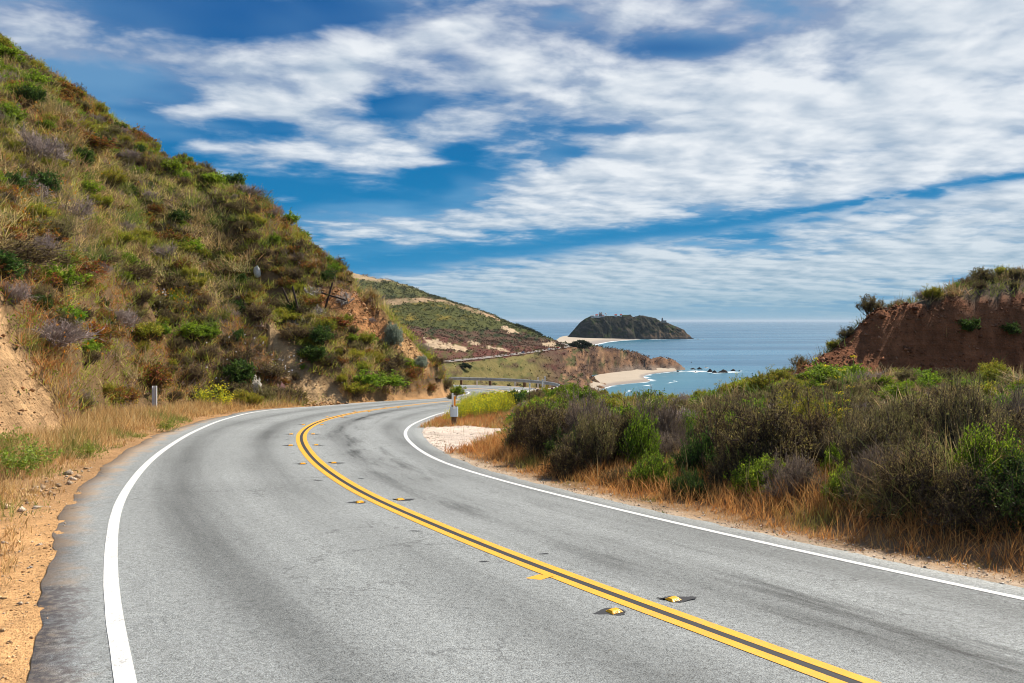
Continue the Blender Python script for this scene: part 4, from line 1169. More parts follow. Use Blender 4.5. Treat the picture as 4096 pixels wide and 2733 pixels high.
SPOTS = [(39, 186, 46, 'deep', 'big round dark green shrub on the upper left slope'), (81, 158, 30, 'deep', 'dark green shrub beside orange flowers, upper slope'), (44, 126, 18, 'green', 'small bright green shrub above the big grey shrub'),
         (38, 147, 56, 'dead', 'widest grey leafless shrub on the upper left slope'), (9, 92, 26, 'green', 'bright green shrub at the frame edge near the skyline'), (31, 96, 28, 'deep', 'dark green shrub close under the upper skyline'),
         (10, 76, 26, 'dead', 'grey leafless shrub at the frame edge under the skyline'), (233, 181, 26, 'deep', 'dark green shrub breaking the middle of the skyline'), (185, 152, 20, 'deep', 'small dark green shrub on the upper middle skyline'),
         (272, 204, 13, 'deep', 'dark green shrub low on the skyline'), (202, 206, 22, 'scrub', 'dark brown bush in the shaded hollow of the slope'), (90, 131, 15, 'green', 'small green shrub between two grey shrubs'), (185, 226, 14, 'green', 'lone bright green tuft-like shrub in mid slope'),
         (190, 244, 26, 'green', 'wide bright green shrub in the middle of the slope'), (150, 246, 25, 'olive', 'rounded yellow-green feathery shrub in mid slope'), (99, 289, 22, 'olive', 'olive feathery shrub above the lower thicket'), (41, 302, 30, 'deep', 'dark green shrub right above the bare orange bank'),
         (158, 330, 26, 'green', 'round bright green shrub above the mustard bush'), (105, 320, 18, 'deep', 'dark green shrub against a grey dead shrub'), (87, 333, 18, 'deep', 'dark green shrub in the lower left thicket'), (121, 318, 40, 'dead', 'wide grey dead shrub in the lower left thicket'),
         (142, 350, 22, 'olive', 'yellow-green shrub low above the metal post'), (216, 282, 18, 'green', 'green shrub left of the white boulder'), (259, 312, 36, 'scrub', 'large dark brown bush overhanging the tan scar'), (320, 336, 34, 'deep', 'tall dark green bush right of the tan scar'),
         (288, 304, 22, 'clump', 'bright yellow-green grass clump near the old fence posts'), (237, 372, 40, 'deep', 'dark green shrub with white flowers by the roadside'), (150, 377, 46, 'rust', 'wide rusty shrub low above the metal post'),
         (387, 297, 14, 'dead', 'grey domed dead shrub on the lower skyline'), (372, 320, 10, 'dead', 'small grey shrub on the scarp rim'), (352, 338, 15, 'green', 'bright green shrub under the orange scarp'), (375, 352, 16, 'rust', 'reddish shrub under the first silver bush'),
         (388, 356, 14, 'clump', 'upright green grass clump below the silver bushes'), (340, 362, 18, 'rust', 'red-brown shrub low on the toe slope'), (420, 368, 15, 'sage', 'grey sagebrush below the right silver bush'), (300, 312, 16, 'scrub', 'dark scrub at the top of the tan scar'), (446, 384, 20, 'scrub', 'dark scrub bush on the last nose of the hill'), (456, 391, 18, 'green', 'green bush at the very tip of the hill'), (438, 376, 20, 'sage', 'sagebrush on the ridge just above the hill tip'), (452, 396, 14, 'scrub', 'low dark bush at the roadside under the hill tip'), (430, 388, 18, 'rust', 'rusty bush low on the nose of the hill')]
for x, y, w, kind, lab in SPOTS:
    h = hit(x, y + w * 0.25, ymin=12)
    if h is None: continue
    dm = w / F * h[1]
    put_far(kind, h, dm, rng, '', 'shrubs on the left hillside', lab, 0.95)
    taken.append((h[0], h[1], dm / 2))
# silver rounded bushes
gs, gl = shrub(900, R=0.75, H=0.95, n0=60, n1=7, n2=6, twig=(0.16, 0.14, 0.11), tr=0.008, leaf=[(0.30, 0.35, 0.27), (0.22, 0.27, 0.19), (0.36, 0.40, 0.32)], nl=6, ll=0.07, lw=0.034, spread=1.5, stiff=0.7, lobes=3)
SILV = joined('silver_bush', gs, gl)
for x, y, w, hpx, lab in ((393.5, 343, 19, 22, 'round silvery green bush on the scarp edge, left of two'), (425, 340, 15, 16, 'upper silvery bush of the tall pair at the hill edge'), (428, 352, 17, 20, 'lower silvery bush of the tall pair at the hill edge'), (421, 368, 15, 14, 'small dull silver bush low on the hill toe')):
    h = hit(x, y + 4, ymin=12)
    if h is None: continue
    dm = w / F * h[1]
    obj('silver_bush', SILV, loc=tuple(h), rot=(0, 0, rng.random() * 6), scale=(dm / 1.5, dm / 1.5, hpx / F * h[1] / 0.95), label=lab, category='bush', group='silver bushes on the hill edge')
    taken.append((h[0], h[1], dm / 2))

cand = np.nonzero((flat < 0) & ((fover > 1.3) | ((hgt_ > 0.3) & (fover > 0.5))) & (fy < 70))[0]
cpx, cpy = px_of(TV[cand])
ur = np.interp(cpx, HILL[:, 0], HILL[:, 2]); ut = np.interp(cpx, HILL[:, 0], HILL[:, 3])
vis = (cpx > -150) & (cpx < 475) & ((fy[cand] > ut + 0.1) | (cpx > 240)) & (fy[cand] < ur + 3.0)
cand = cand[vis]
area = (rr[cand // len(th)] ** 2)
pick = rng.choice(cand, size=30000, p=area / area.sum())
FLD = {s: fbm(TV[pick, 0] / 6.0, TV[pick, 1] / 6.0, 2, s) for s in range(201, 208)}
n_hill = 0
for pk, ci in enumerate(pick):
    if n_hill >= 900: break
    p = TV[ci] + np.array([rng.normal() * 0.1, rng.normal() * 0.1, 0])
    x, y = CX + F * p[0] / p[1], HY - F * p[2] / p[1]
    if x < -10: continue
    if ba_wide[ci] and rng.random() < 0.965: continue
    grassy = (x < 250) and (110 + 0.45 * x < y < 250 + 0.2 * x)
    w = {'dead': 0.14 + 1.6 * FLD[201][pk], 'scrub': 0.17 + 1.6 * FLD[202][pk], 'sage': 0.17 + 1.2 * FLD[203][pk], 'green': 0.13 + 1.0 * FLD[204][pk], 'deep': 0.05,
         'olive': 0.13 + 1.0 * FLD[205][pk], 'rust': 0.12 + 1.2 * FLD[206][pk], 'clump': 0.16 + 1.0 * FLD[207][pk]}
    if grassy: w['clump'] += 0.45; w['scrub'] *= 0.4; w['dead'] *= 0.7
    if y > 330 and x > 250: w['scrub'] += 0.12; w['sage'] += 0.12
    ks = list(w); pr = np.maximum([w[k] for k in ks], 0.015); kind = ks[rng.choice(len(ks), p=pr / pr.sum())]
    dm = float(np.clip(np.exp(rng.normal() * 0.42 + 0.46), 0.7, 3.4)) * (0.75 if kind == 'clump' else 1.0)
    if ba_wide[ci]: dm = rng.uniform(0.4, 0.8); kind = ('green', 'rust', 'sage')[rng.integers(0, 3)]
    if p[1] > np.interp(x, HILL[:, 0], HILL[:, 2]) - 5: dm *= 0.72
    if not free(p, dm / 2, 0.36): continue
    taken.append((p[0], p[1], dm / 2)); n_hill += 1
    put_far(kind, p, dm, rng, hill_anchor(x, y), 'shrubs on the left hillside', None, float(np.clip(1.0 - 0.24 * (dm - 1), 0.45, 1.1)))

# low growth over the hill: grass tufts and leafy ground cover, too many to count
def scatter(idx, n, weight=None):
    w = area_all[idx] * (weight if weight is not None else 1.0)
    i = rng.choice(idx, size=n, p=w / w.sum())
    # jitter inside the grid cell
    r = rr[i // len(th)]; dr = r * 0.0125 * 0.6; p = TV[i].copy()
    p[:, 0] += rng.uniform(-1, 1, n) * dr; p[:, 1] += rng.uniform(-1, 1, n) * dr
    return p, i
area_all = np.repeat(rr ** 2, len(th))
hi = cand
bare_w = np.where(ba[hi] > 0, 0.03, 1.0)
p, i = scatter(hi, 20000, bare_w)
x, y = px_of(p)
reg = fbm(p[:, 0] / 5, p[:, 1] / 5, 3, 301); reg2 = fbm(p[:, 0] / 2.5, p[:, 1] / 2.5, 3, 302)
grassy = ((x < 260) & (y > 105 + 0.45 * x) & (y < 255 + 0.2 * x)).astype(float) * 0.25
nb_ = 6
P_ = np.repeat(p, nb_, 0) + np.c_[rng.normal(size=(len(p) * nb_, 2)) * 0.10, np.full(len(p) * nb_, -0.03)]
kk = np.repeat(reg + grassy, nb_); k2 = np.repeat(reg2, nb_)
straw_, grn_, rst_ = np.array((0.58, 0.45, 0.19)), np.array((0.31, 0.37, 0.05)), np.array((0.40, 0.19, 0.055))
cB = mixc(np.tile(rst_, (len(P_), 1)), straw_, sstep(kk, -0.12, 0.12)); cB = mixc(cB, grn_, sstep(k2 + 0.35 * rng.normal(size=len(k2)) * 0.5, -0.1, 0.12))
cB = cB * (1 + 0.25 * rng.normal(size=(len(P_), 1))).clip(0.4, 1.8)
g = Geo()
dd = unit(np.c_[rng.normal(size=(len(P_), 2)) * 0.55 + np.array([0.12, -0.12]), np.ones(len(P_))])
add_blades(g, P_, dd, rng.uniform(0.3, 0.75, len(P_)) * (1 + 0.6 * np.clip(kk, 0, 1)), rng.uniform(0.014, 0.03, len(P_)), rng.uniform(0.1, 0.8, len(P_)), 2, cB, rng)
obj('hillside_grass', g.mesh('hillside_grass', (M_LEAF,)), kind='stuff')
p, i = scatter(hi, 32000, bare_w)
reg = fbm(p[:, 0] / 3, p[:, 1] / 3, 3, 311)
nb_ = 9
P_ = np.repeat(p, nb_, 0) + rng.normal(size=(len(p) * nb_, 3)) * np.array([0.14, 0.14, 0.08]) + np.array([0, 0, 0.10])
q = np.repeat(reg, nb_)
cB = mixc(mixc(np.tile((0.26, 0.13, 0.05), (len(P_), 1)), np.array((0.24, 0.30, 0.03)), sstep(q, -0.14, 0.04)), np.array((0.46, 0.19, 0.03)), sstep(np.repeat(fbm(p[:, 0] / 2, p[:, 1] / 2, 3, 313), nb_), 0.1, 0.22))
cB = mixc(cB, np.array((0.25, 0.19, 0.17)), np.repeat(sstep(fbm(p[:, 0] / 2.4, p[:, 1] / 2.4, 3, 317), 0.06, 0.18), nb_) * 0.8)
cB = cB * (1 + 0.25 * rng.normal(size=(len(P_), 1))).clip(0.4, 1.8)
V, Fq = leaf_quads(P_, rng.normal(size=(len(P_), 3)) + np.array([0, 0, 0.4]), rng.uniform(0.05, 0.11, len(P_)), rng.uniform(0.025, 0.05, len(P_)), rng)
g = Geo(); g.add(V, Fq, np.repeat(cB, 4, 0), 0)
obj('hillside_undergrowth', g.mesh('hillside_undergrowth', (M_LEAF,)), kind='stuff')
# patches of fine grey dead twigs lying over the slope
p, i = scatter(hi, 11000, bare_w)
k = fbm(p[:, 0] / 2.6, p[:, 1] / 2.6, 3, 331) > 0.07; p = p[k]; nb_ = 9
P_ = np.repeat(p, nb_, 0) + np.c_[rng.normal(size=(len(p) * nb_, 2)) * 0.16, np.full(len(p) * nb_, -0.02)]
g = Geo(); dd = unit(np.c_[rng.normal(size=(len(P_), 2)) * 0.8, np.ones(len(P_))])
add_blades(g, P_, dd, rng.uniform(0.3, 0.7, len(P_)), rng.uniform(0.010, 0.020, len(P_)), rng.uniform(0.0, 0.5, len(P_)), 2, pal([(0.36, 0.28, 0.24), (0.27, 0.20, 0.17), (0.42, 0.33, 0.28)], len(P_), rng), rng)
obj('dry_undergrowth', g.mesh('dry_undergrowth', (M_LEAF,)), kind='stuff')
# orange and white blossom specks on the hill
for nm, polys, n, c, sz in (('orange_blossom', [[(0, 120), (30, 110), (130, 170), (150, 200), (100, 190)], [(150, 285), (185, 300), (200, 330), (160, 320)], [(0, 205), (60, 190), (90, 215), (20, 240)], [(215, 160), (250, 195), (240, 205)], [(55, 345), (90, 350), (85, 375), (60, 370)]], 420, (0.75, 0.33, 0.02), 0.055),
                        ('white_blossom', [[(195, 352), (275, 345), (285, 385), (215, 395)], [(130, 285), (170, 295), (165, 310)], [(255, 355), (300, 365), (290, 385)]], 60, (0.85, 0.82, 0.86), 0.07)):
    pts = []
    for po in polys:
        xy = hit_poly(po, ymin=12)
        k = in_poly(TV[hi, 0], TV[hi, 1], xy)
        if k.sum() > 3: pts.append(TV[rng.choice(hi[k], n // len(polys))])
    pts = np.concatenate(pts) + np.c_[rng.normal(size=(sum(map(len, pts)), 2)) * 0.25, rng.uniform(0.35, 0.75, sum(map(len, pts)))]
    nb_ = 4; P_ = np.repeat(pts, nb_, 0) + rng.normal(size=(len(pts) * nb_, 3)) * 0.018
    V, Fq = leaf_quads(P_, rng.normal(size=(len(P_), 3)), sz, sz, rng)
    g = Geo(); g.add(V, Fq, np.broadcast_to(np.array(c), V.shape), 0)
    obj(nm, g.mesh(nm, (M_LEAF,)), kind='stuff')


# ---------------------------------------------------------------- plants: right-hand thicket, by hand
rng = np.random.default_rng(77)
THICKET = [  # column, row of the foot, row of the top, width px, kind, label
    (530, 456, 398, 46, 'scrub', 'dark brown bush at the end of the thicket beside the gravel pullout'), (522, 452, 424, 34, 'deep', 'low dark green shrub spilling onto the gravel pullout'), (552, 462, 404, 52, 'scrub', 'dark bush second along the thicket from the pullout'), (570, 468, 428, 46, 'deep', 'low green shrub at the foot of the thicket near the pullout'),
    (590, 462, 388, 66, 'dead', 'broad grey-brown twiggy crown above the second thicket bush'), (598, 476, 408, 62, 'sage', 'golden-tipped sagebrush in the middle left of the thicket'), (573, 478, 440, 46, 'scrub', 'low brown scrub at the verge under the sagebrush'),
    (625, 470, 404, 46, 'scrub', 'dark scrub bush between the two sagebrushes'), (641, 474, 412, 38, 'green', 'upright green shrub in front of dark scrub'), (661, 462, 388, 58, 'dead', 'grey twiggy bush against the turquoise water'), (653, 490, 456, 44, 'green', 'low bright green shrub on the verge below the thicket'),
    (692, 452, 408, 30, 'green', 'small yellow-green round shrub in mid thicket'), (700, 484, 424, 44, 'deep', 'dark green leafy shrub left of the big black bush'), (722, 474, 402, 56, 'scrub', 'scrub bush left of the big dark bush'), (735, 492, 436, 50, 'scrub', 'shadowed brown bush behind the green fennel by the verge'),
    (775, 484, 392, 100, 'scrub', 'biggest dark brown bush of the thicket'), (812, 476, 392, 84, 'scrub', 'dark brown bush right of the biggest one'), (768, 496, 450, 62, 'green', 'bright green leafy shrub below the biggest dark bush'), (800, 500, 456, 62, 'dead', 'pale tangle of dead twigs beside the verge'),
    (855, 478, 412, 66, 'sage', 'grey-gold sagebrush right of the biggest dark bush'), (838, 484, 440, 30, 'green', 'small round green shrub beside dead twigs'), (846, 506, 462, 40, 'green', 'leafy green shrub low at the verge, right of dead twigs'), (880, 500, 440, 62, 'dead', 'grey twigs tangled under the tall grass clump'),
    (1004, 500, 424, 74, 'green', 'big bright green shrub at the right frame edge'), (985, 530, 462, 86, 'scrub', 'dark shaded bush over the bare verge bank'), (1035, 530, 452, 90, 'deep', 'dark green bush cut by the right frame edge'), (930, 520, 450, 76, 'scrub', 'dark scrub behind the foot of the tall grass'), (975, 470, 396, 70, 'sage', 'wide grey-olive sagebrush behind the tall grass'), (1022, 455, 390, 60, 'dead', 'grey twiggy bush at the right frame edge'),
    (900, 462, 400, 60, 'sage', 'grey sagebrush just behind the tall grass clump'), (690, 500, 470, 40, 'deep', 'low dark green shrub in the dry verge grass'), (620, 486, 462, 40, 'scrub', 'low scrub at the verge in mid thicket')]
for x, fy_, ty, w, kind, lab in THICKET:
    h = hit(x, fy_, ymin=5.5)
    d = h[1]; dm = w / F * d * 1.12; ht = (fy_ - ty) / F * d * rng.uniform(0.92, 1.12)
    if kind == 'rust': kind = 'sage'
    put_near(kind, (h[0], h[1] + dm * 0.15, h[2] - 0.03), dm, ht, rng, '', 'roadside thicket shrubs', lab)
    taken.append((h[0], h[1] + dm * 0.15, dm / 2))
BACK = [(517, 406, 391, 30, 'deep', 'dense dark green bush beyond the mustard by the bend'), (621, 394, 377, 34, 'green', 'bright green mound against the beach'), (764, 396, 379, 38, 'olive', 'yellow-green shrub on the crest before the sea'), (752, 394, 375, 34, 'deep', 'dark green shrub on the crest beside the red slope'),
        (793, 398, 368, 34, 'olive', 'pale yellow-green shrub at the foot of the red bluff'), (879, 390, 364, 28, 'green', 'bright green shrub against the red bluff'), (992, 378, 358, 34, 'olive', 'yellow-green shrub under the right part of the bluff'), (906, 392, 376, 26, 'green', 'low green shrub in front of the bluff'),
        (556, 386, 373, 30, 'olive', 'yellow-green bush beside the turn of the guardrail'), (580, 388, 374, 34, 'green', 'green bush between the guardrail and the green mound'), (600, 392, 380, 30, 'olive', 'yellow-green bush left of the green mound'), (646, 398, 386, 30, 'olive', 'low yellow-green bush right of the green mound'), (676, 402, 390, 34, 'green', 'low green bush on the crest under the turquoise water'), (700, 404, 388, 30, 'olive', 'yellow-green bush on the crest under the surf rocks'), (572, 398, 386, 30, 'green', 'bright green bush nearer than the guardrail turn'), (544, 400, 389, 26, 'olive', 'yellow-green bush right of the dense dark bush'), (780, 394, 372, 30, 'green', 'green bush where the crest meets the bluff'),
        (740, 402, 388, 40, 'olive', 'spreading yellow-green shrub on the crest'), (714, 404, 390, 24, 'green', 'small green shrub on the crest left of the yellow one'), (970, 336, 322, 24, 'deep', 'dark green creeper patch on the bluff face'), (1010, 338, 318, 20, 'deep', 'dark shrub on the bluff face at the frame edge'), (826, 352, 335, 20, 'scrub', 'dark scrub on the left shoulder of the bluff'), (846, 338, 318, 24, 'scrub', 'grey-brown scrub on the bluff rim'), (862, 322, 302, 24, 'dead', 'grey twiggy scrub at the bluff corner'), (812, 362, 345, 24, 'dead', 'grey shrub low on the bluff shoulder')]
for x, fy_, ty, w, kind, lab in BACK:
    h = hit(x, fy_, ymin=14)
    if h is None: continue
    dm = w / F * h[1]
    o = put_far(kind, h, dm, rng, '', 'shrubs between thicket and sea', lab, 0.9)
    taken.append((h[0], h[1], dm / 2))
# tall grass clumps
BIGG = grass_clump(700, 650, 1.15, 1.15, cols=((0.16, 0.22, 0.04), (0.42, 0.27, 0.13), (0.30, 0.19, 0.10), (0.22, 0.25, 0.06)), rad=0.34, w=0.011, droop=0.6).mesh('tall_grass', (M_LEAF,))
for x, y, sc, lab in ((905, 512, 0.78, 'tall arching grass clump in front of the sagebrush, nearer the verge'), (958, 492, 0.85, 'tall green and straw grass clump rising above the thicket'), (930, 500, 0.6, 'shorter straw grass clump between the two tall clumps'), (870, 505, 0.55, 'small grass clump left of the tall clumps')):
    h = hit(x, y, ymin=5.5)
    obj('tall_grass', BIGG, loc=tuple(h), rot=(0.06, -0.12, rng.random() * 6), scale=(sc * 0.85, sc * 0.85, sc * 0.95), label=lab, category='grass clump', group='tall grass clumps in the thicket')

RIGHT_ANCHOR = [((560, 400), 'behind the thicket near the bend'), ((620, 395), 'around the bright green mound'), ((690, 400), 'on the crest before the turquoise water'), ((760, 395), 'on the crest left of the bluff'), ((830, 400), 'below the left end of the bluff'), ((920, 390), 'below the middle of the bluff'), ((1000, 385), 'below the bluff at the frame edge'),
                ((600, 440), 'inside the thicket near the pullout'), ((700, 440), 'inside the middle of the thicket'), ((820, 440), 'inside the thicket by the big bush'), ((950, 450), 'inside the thicket by the tall grass'), ((1020, 490), 'at the frame edge above the verge'), ((900, 295), 'on the bluff rim, left part'), ((980, 285), 'on the bluff top'), ((840, 335), 'on the bluff shoulder')]
def right_anchor(px, py):
    return min(RIGHT_ANCHOR, key=lambda a: (a[0][0] - px) ** 2 + 3 * (a[0][1] - py) ** 2)[1]
cr = np.nonzero((flat > 0) & (fover > 2.0) & (fy > 7) & (fy < 66))[0]
cpx, cpy = px_of(TV[cr])
blf = bl[cr]
# the crest hides what lies behind: keep ground that faces the road
col_top = {}
vis = np.zeros(len(cr), bool)
order = np.argsort(fy[cr])
hor = np.full(1400, 2000.0)
for k in order:
    c = int(cpx[k]) 
    if c < 440 or c > 1090: continue
    if cpy[k] < hor[c] + 9: vis[k] = True
    if cpy[k] < hor[c]: hor[c] = cpy[k]
mp = in_poly(cpx, cpy, [(440, 396), (520, 396), (514, 430), (440, 432)]) | in_poly(TV[cr, 0], TV[cr, 1], PULLOUT)
cr = cr[vis & ~mp]
prb = area_all[cr]; pick = rng.choice(cr, size=7000, p=prb / prb.sum())
n_r = 0
for ci in pick:
    if n_r >= 330: break
    p = TV[ci]; x, y = CX + F * p[0] / p[1], HY - F * p[2] / p[1]
    if bl[ci] and rng.random() < 0.96: continue
    top = p[1] > 32.6 and x > 840
    crest_ = p[1] > 24
    ks, pr = (('sage', 'scrub', 'dead', 'olive', 'clump', 'green'), ((0.36, 0.10, 0.14, 0.20, 0.12, 0.08) if top else ((0.16, 0.06, 0.10, 0.30, 0.10, 0.28) if crest_ else (0.26, 0.14, 0.20, 0.14, 0.10, 0.16))))
    kind = ks[rng.choice(6, p=np.array(pr) / sum(pr))]
    dm = rng.uniform(0.8, 1.7) * (0.9 if top else 1.0)
    if not free(p, dm / 2, 0.5): continue
    taken.append((p[0], p[1], dm / 2)); n_r += 1
    if p[1] < 17 and kind != 'clump':
        put_near(kind, (p[0], p[1], p[2] - 0.05), dm, rng.uniform(0.42, 0.68) * dm, rng, right_anchor(x, y), 'shrubs between road and sea')
    else:
        put_far(kind, p, dm * 0.9, rng, right_anchor(x, y), 'shrubs between road and sea', None, rng.uniform(0.6, 0.9))

# labels: a thing that shares kind and place with others is told apart by its height in the picture
groups = {}
for o, kind, anchor, grp, row, lab in PLACED:
    o['group'] = grp
    if lab: o['label'] = lab
    else: groups.setdefault((kind, anchor, grp), []).append((row, o))
for (kind, anchor, grp), L in groups.items():
    L.sort(key=lambda a: a[0])
    for n, (row, o) in enumerate(L):
        base = PHRASE[kind] + ' ' + anchor
        if len(L) == 1: o['label'] = base
        elif n < len(ORD) and n < len(L) - 1: o['label'] = base + ', ' + ORD[n]
        elif n == len(L) - 1: o['label'] = base + ', lowest'
        else: o['label'] = base + ', among the lower ones'

# ---------------------------------------------------------------- grasses of the verges and the right-hand ground (uncountable)
def verge_points(n, side, i0, i1, o0, o1, pw=1.0, dens=1.0):
    ii = np.arange(i0, i1); w = 1.0 / np.maximum(CL[ii, 1], 4.0) ** dens
    i = rng.choice(ii, size=n, p=w / w.sum())
    o = o0 + (o1 - o0) * rng.random(n) ** pw
    e = np.where(side > 0, WR[i] + SH_R[i], WL[i] + SH_L[i]) + o
    q = CL[i] + NR[i] * (side * e)[:, None] + rng.normal(size=(n, 2)) * 0.03
    return q, i, o

def field(name, q, hgt, wid, cols, lean=0.35, droop=(0.1, 0.7), nseg=2, blades=3, rad=0.03, parent=None):
    z = terrain(q[:, 0], q[:, 1]); n = len(q)
    B_ = np.repeat(np.c_[q, z - 0.02], blades, 0); B_[:, :2] += rng.normal(size=(len(B_), 2)) * rad
    d = unit(np.c_[rng.normal(size=(len(B_), 2)) * lean + np.array([0.06, 0.0]), np.ones(len(B_))])
    g = Geo()
    H_ = np.repeat(hgt, blades) * rng.uniform(0.55, 1.2, len(B_)); W_ = np.repeat(wid, blades) * rng.uniform(0.7, 1.3, len(B_))
    C_ = np.repeat(cols, blades, 0) * (1 + 0.22 * rng.normal(size=(len(B_), 1))).clip(0.4, 1.8)
    add_blades(g, B_, d, H_, W_, rng.uniform(*droop, len(B_)), nseg, C_, rng)
    return obj(name, g.mesh(name, (M_LEAF,)), parent, kind='stuff')

i20 = int(np.argmin(np.abs(CL[:, 1] - 24))); i5 = int(np.argmin(np.abs(CL[:, 1] - 2.0)))
rusty = np.array([(0.54, 0.23, 0.075), (0.62, 0.34, 0.13), (0.44, 0.18, 0.065), (0.58, 0.28, 0.10)])
q, i, o = verge_points(26000, 1.0, 0, i20, 0.10, 2.9, 0.78, 0.8)
k = ~in_poly(q[:, 0], q[:, 1], PULLOUT) & (q[:, 1] > 3); q, o = q[k], o[k]
patch = fbm(q[:, 0] / 1.2, q[:, 1] / 1.2, 3, 401)
k = rng.random(len(q)) < np.clip(0.35 + 0.8 * sstep(o, 0.1, 0.8) + 1.2 * patch, 0.05, 1); q, o, patch = q[k], o[k], patch[k]
hgt = (0.07 + 0.34 * sstep(o, 0.15, 1.2)) * (1 + 0.9 * patch)
cl_ = rusty[rng.integers(0, 4, len(q))]; cl_ = mixc(cl_, np.array((0.16, 0.20, 0.045)), sstep(fbm(q[:, 0] / 0.9, q[:, 1] / 0.9, 3, 402), 0.12, 0.26) * 0.8)
field('verge_grass', q, hgt, np.interp(q[:, 1], [4, 12, 25], [0.005, 0.008, 0.014]), cl_, 0.42, blades=3)
# thin tall seeding stalks
q, i, o = verge_points(260, 1.0, 0, i20, 0.8, 3.0, 0.8, 0.7)
field('seed_stalks', q, np.full(len(q), 0.75), np.full(len(q), 0.006), np.tile((0.50, 0.36, 0.20), (len(q), 1)), 0.16, (0.05, 0.5), 4, 2)
# purple-green weeds at the very edge of the tarmac
q, i, o = verge_points(2600, 1.0, 0, i20, 0.0, 0.45, 1.0, 0.8)
patch = fbm(q[:, 0] / 0.5, q[:, 1] / 0.5, 3, 404); k = patch > 0.03; q = q[k]
field('edge_weeds', q, np.full(len(q), 0.06), np.full(len(q), 0.010), np.array([(0.13, 0.17, 0.05), (0.22, 0.12, 0.09), (0.28, 0.20, 0.10)])[rng.integers(0, 3, len(q))], 0.8, blades=4)
# left verge
i_a = int(np.argmin(np.abs(CL[:, 1] - 9.0))); i_b = i_far + 60
q, i, o = verge_points(15000, -1.0, i_a, i_b, 0.25, 5.5, 1.0, 0.35)
patch = fbm(q[:, 0] / 1.6, q[:, 1] / 1.6, 3, 411)
k = (bare_at(q[:, 0], q[:, 1]) == 0) & (rng.random(len(q)) < np.clip(0.4 + 1.5 * patch + 0.7 * sstep(o, 0.2, 1.0), 0.05, 1)) & (o < np.interp(CL[i, 1], [9, 14, 22, 34, 45], [2.5, 4.0, 5.5, 3.0, 1.6]))
q, o, patch = q[k], o[k], patch[k]
sw = np.array([(0.58, 0.37, 0.17), (0.50, 0.28, 0.12), (0.62, 0.43, 0.22), (0.42, 0.22, 0.095)])
cl_ = sw[rng.integers(0, 4, len(q))]
gr_ = sstep(fbm(q[:, 0] / 1.5, q[:, 1] / 1.5, 3, 412) + 0.06 * (1 - sstep(q[:, 1], 13, 20)), 0.12, 0.26)
cl_ = mixc(cl_, np.array((0.20, 0.24, 0.05)), gr_ * 0.85)
field('verge_grass', q, (0.10 + 0.40 * sstep(o, 0.2, 1.6)) * (1 + 0.8 * patch), np.interp(q[:, 1], [9, 20, 40], [0.009, 0.014, 0.022]), cl_, 0.35, blades=4)
# strip at the foot of the far bank and beyond the pullout
q, i, o = verge_points(3500, 1.0, i20 - 60, i_far + 120, 0.1, 2.2, 1.0, 0.0)
k = ~in_poly(q[:, 0], q[:, 1], PULLOUT); q = q[k]
field('verge_grass', q, np.full(len(q), 0.28), np.full(len(q), 0.015), rusty[rng.integers(0, 4, len(q))], 0.4, blades=4)
xy = [tuple(on_road(x, y)) for x, y in ((418, 428), (440, 419), (512, 419), (512, 428), (470, 426))]
def in_world_poly(poly, n):
    P_ = np.array(poly); lo, hi_ = P_.min(0), P_.max(0); out = []
    while len(out) < n:
        c = rng.uniform(lo, hi_, (n * 3, 2)); out += list(c[in_poly(c[:, 0], c[:, 1], poly)])
    return np.array(out[:n])
q = in_world_poly(xy, 1500)
field('pullout_grass', q, np.full(len(q), 0.22), np.full(len(q), 0.014), np.vstack([rusty, [(0.66, 0.46, 0.22), (0.36, 0.30, 0.09)]])[rng.integers(0, 6, len(q))], 0.4, blades=4)
# tufts between the right-hand shrubs
w = area_all[cr] * np.where(bl[cr], 0.02, 1.0)
ii_ = rng.choice(cr, 7000, p=w / w.sum()); q = TV[ii_, :2] + rng.normal(size=(7000, 2)) * 0.12
r1 = fbm(q[:, 0] / 3, q[:, 1] / 3, 3, 421)
cl_ = mixc(mixc(np.tile((0.42, 0.30, 0.15), (len(q), 1)), np.array((0.22, 0.25, 0.06)), sstep(r1, -0.05, 0.12)), np.array((0.28, 0.15, 0.06)), sstep(fbm(q[:, 0] / 2, q[:, 1] / 2, 3, 422), 0.05, 0.2))
field('meadow_grass', q, rng.uniform(0.25, 0.6, len(q)), np.interp(q[:, 1], [8, 20, 60], [0.009, 0.015, 0.035]), cl_, 0.45, blades=5, rad=0.08)
ii_ = rng.choice(cr, 6000, p=w / w.sum()); p = TV[ii_]; nb_ = 10
P_ = np.repeat(p, nb_, 0) + rng.normal(size=(len(p) * nb_, 3)) * np.array([0.16, 0.16, 0.07]) + np.array([0, 0, 0.12])
cB = pal([(0.12, 0.10, 0.05), (0.14, 0.17, 0.04), (0.17, 0.12, 0.07), (0.20, 0.10, 0.05)], len(p), rng)
V, Fq = leaf_quads(P_, rng.normal(size=(len(P_), 3)) + np.array([0, 0, 0.4]), rng.uniform(0.035, 0.09, len(P_)), rng.uniform(0.015, 0.04, len(P_)), rng)
g = Geo(); g.add(V, Fq, np.repeat(np.repeat(cB, nb_, 0), 4, 0), 0)
obj('undergrowth', g.mesh('undergrowth', (M_LEAF,)), kind='stuff')

